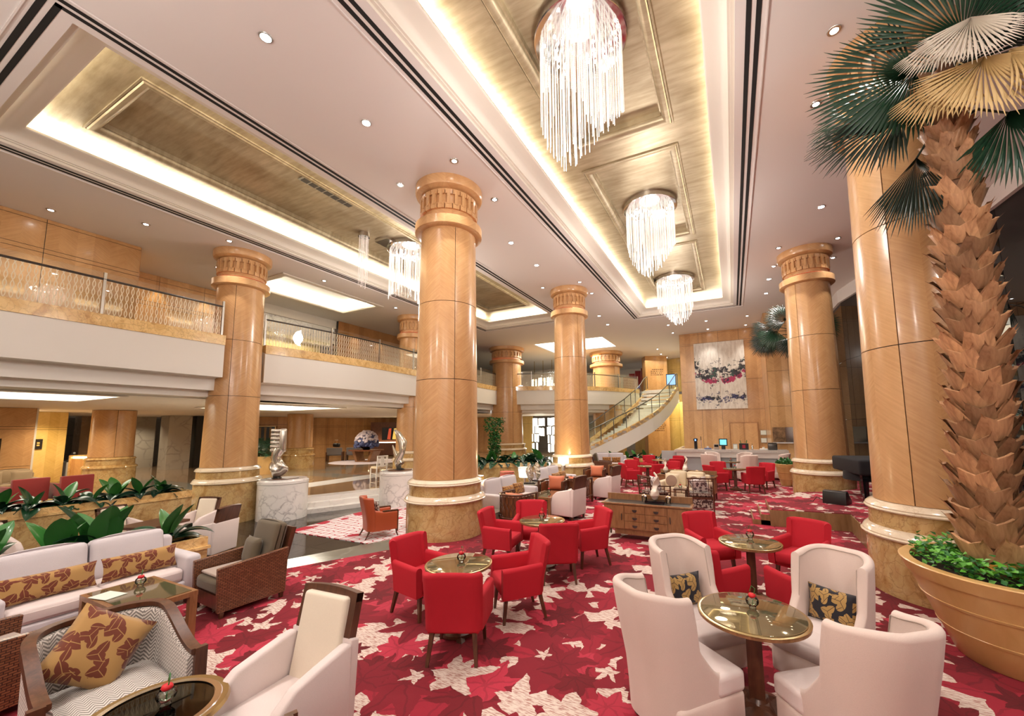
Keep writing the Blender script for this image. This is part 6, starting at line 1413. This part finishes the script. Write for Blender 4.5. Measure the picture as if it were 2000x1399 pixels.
item('printer', 'grey box printer at the right end of the bar', 'printer', 1.45, 19.4, (('body', rb(.34, .3, .26, .03), 'dark_metal'), ('lid', G().box(-.15, .15, -.13, .13, .26, .29), 'black')))
item('picture_stand', 'small framed card standing on the bar', 'frame', .05, 19.4, (('frame', G().box(-.09, .09, -.01, .01, 0, .24), 'steel'), ('card', G().box(-.07, .07, -.014, -.01, .03, .21), 'paper')))
item('cup_stack', 'row of white and blue cups on the bar left of the till', 'cups', -1.05, 19.4, (('saucer', rb(.3, .14, .05, .02), 'flower_blue'), ('cup', G().lathe([(.04, .05), (.055, .12)], 12), 'white_paint')))
item('tray', 'low white tray with cups near the printer on the bar', 'tray', 1.12, 19.4, (('dish', rb(.3, .2, .05, .02), 'white_paint'), ('cup', G().lathe([(.04, .05), (.05, .11)], 12), 'white_paint')))
item('small_bottle', 'small bottle standing on the bar beside the framed card', 'bottle', .70, 19.4, (('body', G().lathe([(.035, 0), (.035, .14), (.012, .18), (.012, .23)], 12), 'chrome'), ('cap', G().lathe([(.014, .23), (.014, .25), (.001, .25)], 10), 'black')))
sc_ = thing('wall_screen', 'small bright blue screen at the top of the curved stair', 'screen', (-3.85, 30.2, 5.5), .1); ob('frame', G().box(-.36, .36, -.04, .06, -.40, .46), 'black', sc_); ob('screen', G().box(-.31, .31, -.045, -.04, -.34, .40), 'screen_blue', sc_); ob('stand', G().bar((0, 0, -.6), (0, 0, -.4), .06), 'black', sc_)

# ------------------------------------------------------------------ piano, speaker
pn = thing('piano', 'grand piano under a black cloth behind the right column', 'piano', (3.05, 12.6, .36), .15)
g = rb(1.15, 1.6, .36, .05, 3); ob('cloth', g, 'black_cloth', pn, (0, 0, .62), smooth=60); ob('cloth_hem', G().lathe([(.62, .45), (.60, .66)], 60, sx=.97), 'black_cloth', pn)
for x, y in ((-.42, -.6), (.42, -.6), (0, .6)): ob('leg', G().taper((x, y, 0), (x, y, .66), .09, .13), 'black_gloss', pn)
pb = thing('piano_bench', 'black piano bench behind the draped piano', 'bench', (3.1, 11.5, .36)); ob('seat', rb(.6, .34, .08, .02), 'black', pb, (0, 0, .42))
for x in (-.25, .25):
    for y in (-.12, .12): ob('leg', G().box(x - .02, x + .02, y - .02, y + .02, 0, .42), 'black_gloss', pb)
sp = thing('stage_monitor', 'black wedge stage speaker standing on the carpeted platform', 'speaker', (2.06, 11.45, .36), -.5)
ob('cabinet', slabx([(-.16, 0), (.20, 0), (.22, .06), (.0, .30), (-.12, .28)], .46, .01), 'black', sp); ob('side_plate', slabx([(-.14, .03), (.17, .03), (.0, .26), (-.10, .25)], .005, 0), 'dark_metal', sp, (-.233, 0, 0)); ob('cable', G().tube([(-.2, -.1, .05), (-.35, -.15, .12), (-.42, -.18, .01), (-.5, -.1, .01)], .008, 6), 'black', sp)

# ------------------------------------------------------------------ lobby furniture seen under the balcony
ft = thing('flower_table', 'square wooden table with slanted legs under the lilac and white flower ball', 'table', (-22.6, 19.5, .012), .2)
ob('top', G().box(-.95, .95, -.6, .6, .72, .80), 'red_wood', ft)
for sx in (-1, 1): ob('leg', G().add([(sx*.38, -.4, 0), (sx*.55, -.4, 0), (sx*.85, -.4, .72), (sx*.62, -.4, .72), (sx*.38, .4, 0), (sx*.55, .4, 0), (sx*.85, .4, .72), (sx*.62, .4, .72)], [(0, 1, 2, 3), (7, 6, 5, 4), (0, 4, 5, 1), (1, 5, 6, 2), (2, 6, 7, 3), (3, 7, 4, 0)]), 'brown_wood', ft)
ob('foot', G().box(-.5, .5, -.4, .4, 0, .05), 'brown_wood', ft)
fl = thing('flower_arrangement', 'large ball of white and blue flowers on the lobby table', 'flowers', (-22.6, 19.5, .82)); ob('bowl', G().lathe([(.2, 0), (.42, .18), (.40, .2)], 24), 'black_gloss', fl); ob('flower_core', G().lathe([(.3, .15), (.58, .35), (.62, .6), (.5, .95), (.25, 1.15), (.001, 1.2)], 24), 'flower_blue', fl); rnd = random.Random(9)
fm = [mesh('bloom', G().lathe([(.001, -.06), (.09, -.02), (.10, .03), (.05, .07), (.001, .05)], 7), m_) for m_ in ('flower_white', 'flower_blue')]
for k in range(260):
    u = rnd.uniform(-.25, 1); a = rnd.uniform(0, 6.3); s_ = sqrt(1 - u * u) if u > 0 else 1; R_ = .72; inst('bloom', fm[0 if u > .22 + rnd.uniform(-.15, .15) else 1], fl, (R_ * s_ * cos(a), R_ * s_ * sin(a), .38 + .85 * u), (rnd.uniform(-1, 1), rnd.uniform(-1, 1), 0), rnd.uniform(.8, 1.3))
for x, y, lb in ((-25.6, 19.4, 'grey lobby armchair, left of the pair by the flower table'), (-24.6, 20.2, 'grey lobby armchair, right of the pair by the flower table')):
    t_ = thing('lobby_chair', lb, 'chair', (x, y, 0), .75); ob('backrest', rb(1.0, .14, .50, .04), 'grey_chair', t_, (0, -.35, .42)); ob('seat', rb(.9, .7, .14, .04), 'grey_chair', t_, (0, 0, .36))
    for sx in (-1, 1): ob('leg', G().box(sx*.5-.04, sx*.5+.04, -.42, .4, 0, .62), 'dark_wood', t_)
bg = thing('handbag', 'dark woven basket bag on the back of the left grey lobby chair', 'bag', (-25.9, 19.7, .93)); ob('bag', rb(.5, .3, .28, .08, 3), 'black', bg); ob('handle', G().tube([(-.2, 0, .2), (-.15, 0, .5), (.15, 0, .5), (.2, 0, .2)], .02, 6), 'brown_wood', bg)
wc = thing('carved_chair', 'white carved chair standing before the lobby column', 'chair', (-14.6, 13.3, 0), face(-.9, .2))
for sx in (-1, 1):
    ob('back_post', G().bar((sx*.24, -.24, 0), (sx*.24, -.32, 1.0), .04), 'white_paint', wc); ob('front_leg', G().bar((sx*.24, .24, 0), (sx*.24, .24, .45), .04), 'white_paint', wc)
ob('seat', rb(.5, .5, .10, .03), 'cream_silk', wc, (0, 0, .42)); ob('back_slat', G().box(-.09, .09, -.31, -.28, .5, .98).bar((-.24, -.32, .98), (.24, -.32, .98), .05).bar((-.24, -.28, .55), (.24, -.28, .55), .04).bar((-.17, -.30, .55), (-.17, -.32, .98), .02).bar((.17, -.30, .55), (.17, -.32, .98), .02), 'white_paint', wc); ob('lattice', G().bar((-.24, .24, .2), (.24, .24, .2), .02).bar((-.24, -.24, .2), (-.24, .24, .2), .02).bar((.24, -.24, .2), (.24, .24, .2), .02), 'white_paint', wc)
fa = thing('framed_artwork', 'glowing yellow and red abstract artwork in a dark niche with a lit ledge', 'artwork', (-24.8, 24.6, 0), .62)
ob('surround', G().box(-2.2, 2.2, -.12, -.04, .55, 2.75), 'dark_wood', fa); ob('canvas', G().box(-1.3, 1.3, -.15, -.12, 1.3, 2.3), 'screen_black', fa); ob('light_ledge', G().box(-2.2, 2.2, -.5, -.12, 1.08, 1.14), 'warm_strip', fa); ob('counter', G().box(-2.2, 2.2, -.5, -.12, .1, 1.08), 'dark_wood', fa)
for k, (x, m_) in enumerate(((-.75, 'art_glow_r'), (-.35, 'art_glow_y'), (-.1, 'art_glow_y'), (.45, 'art_glow_r'), (.75, 'art_glow_r'))): ob('flame_stroke', G().add([(x - .14, -.16, 1.36), (x + .12, -.16, 1.34), (x + .17, -.16, 2.25), (x - .02, -.16, 2.22)], [(0, 1, 2, 3)]), m_, fa, smooth=0)
# left lounge: tv, desk, chairs
tv = thing('television', 'wide black television on the far left lobby wall', 'television', (-23.55, 3.3, 0)); ob('screen', G().box(0, .07, -1.6, 1.15, 1.28, 2.02), 'screen_black', tv); ob('bezel', G().box(0, .08, -1.62, 1.17, 1.22, 1.28), 'black', tv)
dk_ = thing('reception_desk', 'small lit reception desk with red flowers below the left balcony', 'desk', (-27.3, 7.75, 0), .3)
ob('front', G().box(-.2, 1.6, -.5, -.42, 0, 1.02), 'veneer', dk_, uvbox=True); ob('top', G().box(-.3, 1.7, -.55, 0, 1.12, 1.17), 'pale_gold_marble', dk_); ob('light_slot', G().box(-.2, 1.6, -.47, -.44, 1.02, 1.12), 'warm_strip', dk_); ob('side', G().box(-.3, -.2, -.55, .5, 0, 1.12), 'pale_gold_marble', dk_); ob('return_desk', G().box(-1.5, -.3, -.45, .3, 0, .85), 'fieldstone', dk_)
ph = thing('telephone', 'black desk telephone on the lit reception desk', 'telephone', (-27.9, 7.3, .86)); ob('body', rb(.36, .3, .1, .03), 'black', ph); ob('handset', G().bar((-.2, 0, .18), (.25, .05, .40), .08), 'black', ph)
rf = thing('red_flowers', 'dark red flower arrangement on the reception desk', 'flowers', (-26.5, 7.75, 1.175)); ob('pot', rb(.3, .25, .12, .03), 'black', rf)
for k in range(16): a = k * 2.4; ob('bloom', G().lathe([(.001, 0), (.05, .08), (.03, .26), (.001, .32)], 6, M=T3(.16 * cos(a), .16 * sin(a), .1, a, .35 * ((k % 3) - 1), .3)), 'flower_magenta', rf, smooth=60)
pc = thing('wall_notice', 'small dark framed notice on the yellow lobby wall', 'picture', (-27.478, 6.05, 1.72)); ob('frame', G().box(0, .04, -.26, .26, -.22, .22), 'black', pc)
for r_ in range(2):
    for k in range(3): ob('print_mark', G().box(.04, .045, -.16 + .13 * k, -.08 + .13 * k, .02 - .1 * r_, .08 - .1 * r_), 'flower_yellow', pc)
for x, y, lb in ((-20.0, 4.35, 'dark red box armchair seen from behind beyond the planter wall, left one'), (-19.9, 5.3, 'dark red box armchair seen from behind beyond the planter wall, right one')):
    t_ = thing('box_armchair', lb, 'chair', (x, y, 0), face(-1, -.15)); ob('backrest', rb(.78, .14, .72, .03), 'maroon_fabric', t_, (0, -.3, .08)); ob('seat', rb(.7, .6, .2, .03), 'maroon_fabric', t_, (0, .05, .2))
    for sx in (-1, 1): ob('armrest', rb(.08, .62, .5, .02), 'maroon_fabric', t_, (sx * .36, 0, .08)); ob('leg', G().box(sx*.33-.02, sx*.33+.02, -.3, -.26, 0, .1), 'black', t_)
bs = Proto(lambda: mk_sofa(3.4, .9, 'tan_fabric', .92, 4)); bs(-23.0, 3.6, (1, 0), 'long tan banquette sofa under the television on the far left')
for k in range(5): cushion(-22.72, 2.2 + .66 * k, .68, .5, .44, .14, 'tan_fabric', (1, 0), .2, ('first', 'second', 'third', 'fourth', 'fifth')[k] + ' striped tan cushion from the left on the banquette below the television', group='tan cushions on the banquette')
# dark red stack and far shelves behind the back balcony
rs = thing('red_screen', 'dark red stepped screen far behind the back balcony', 'screen', (-8.2, 33.5, 4.9), .2)
for k in range(4): ob('panel', G().box(.5 * k, .5 * k + .48, -.05, .05, 0, 1.5 + .22 * k), 'maroon_fabric', rs)
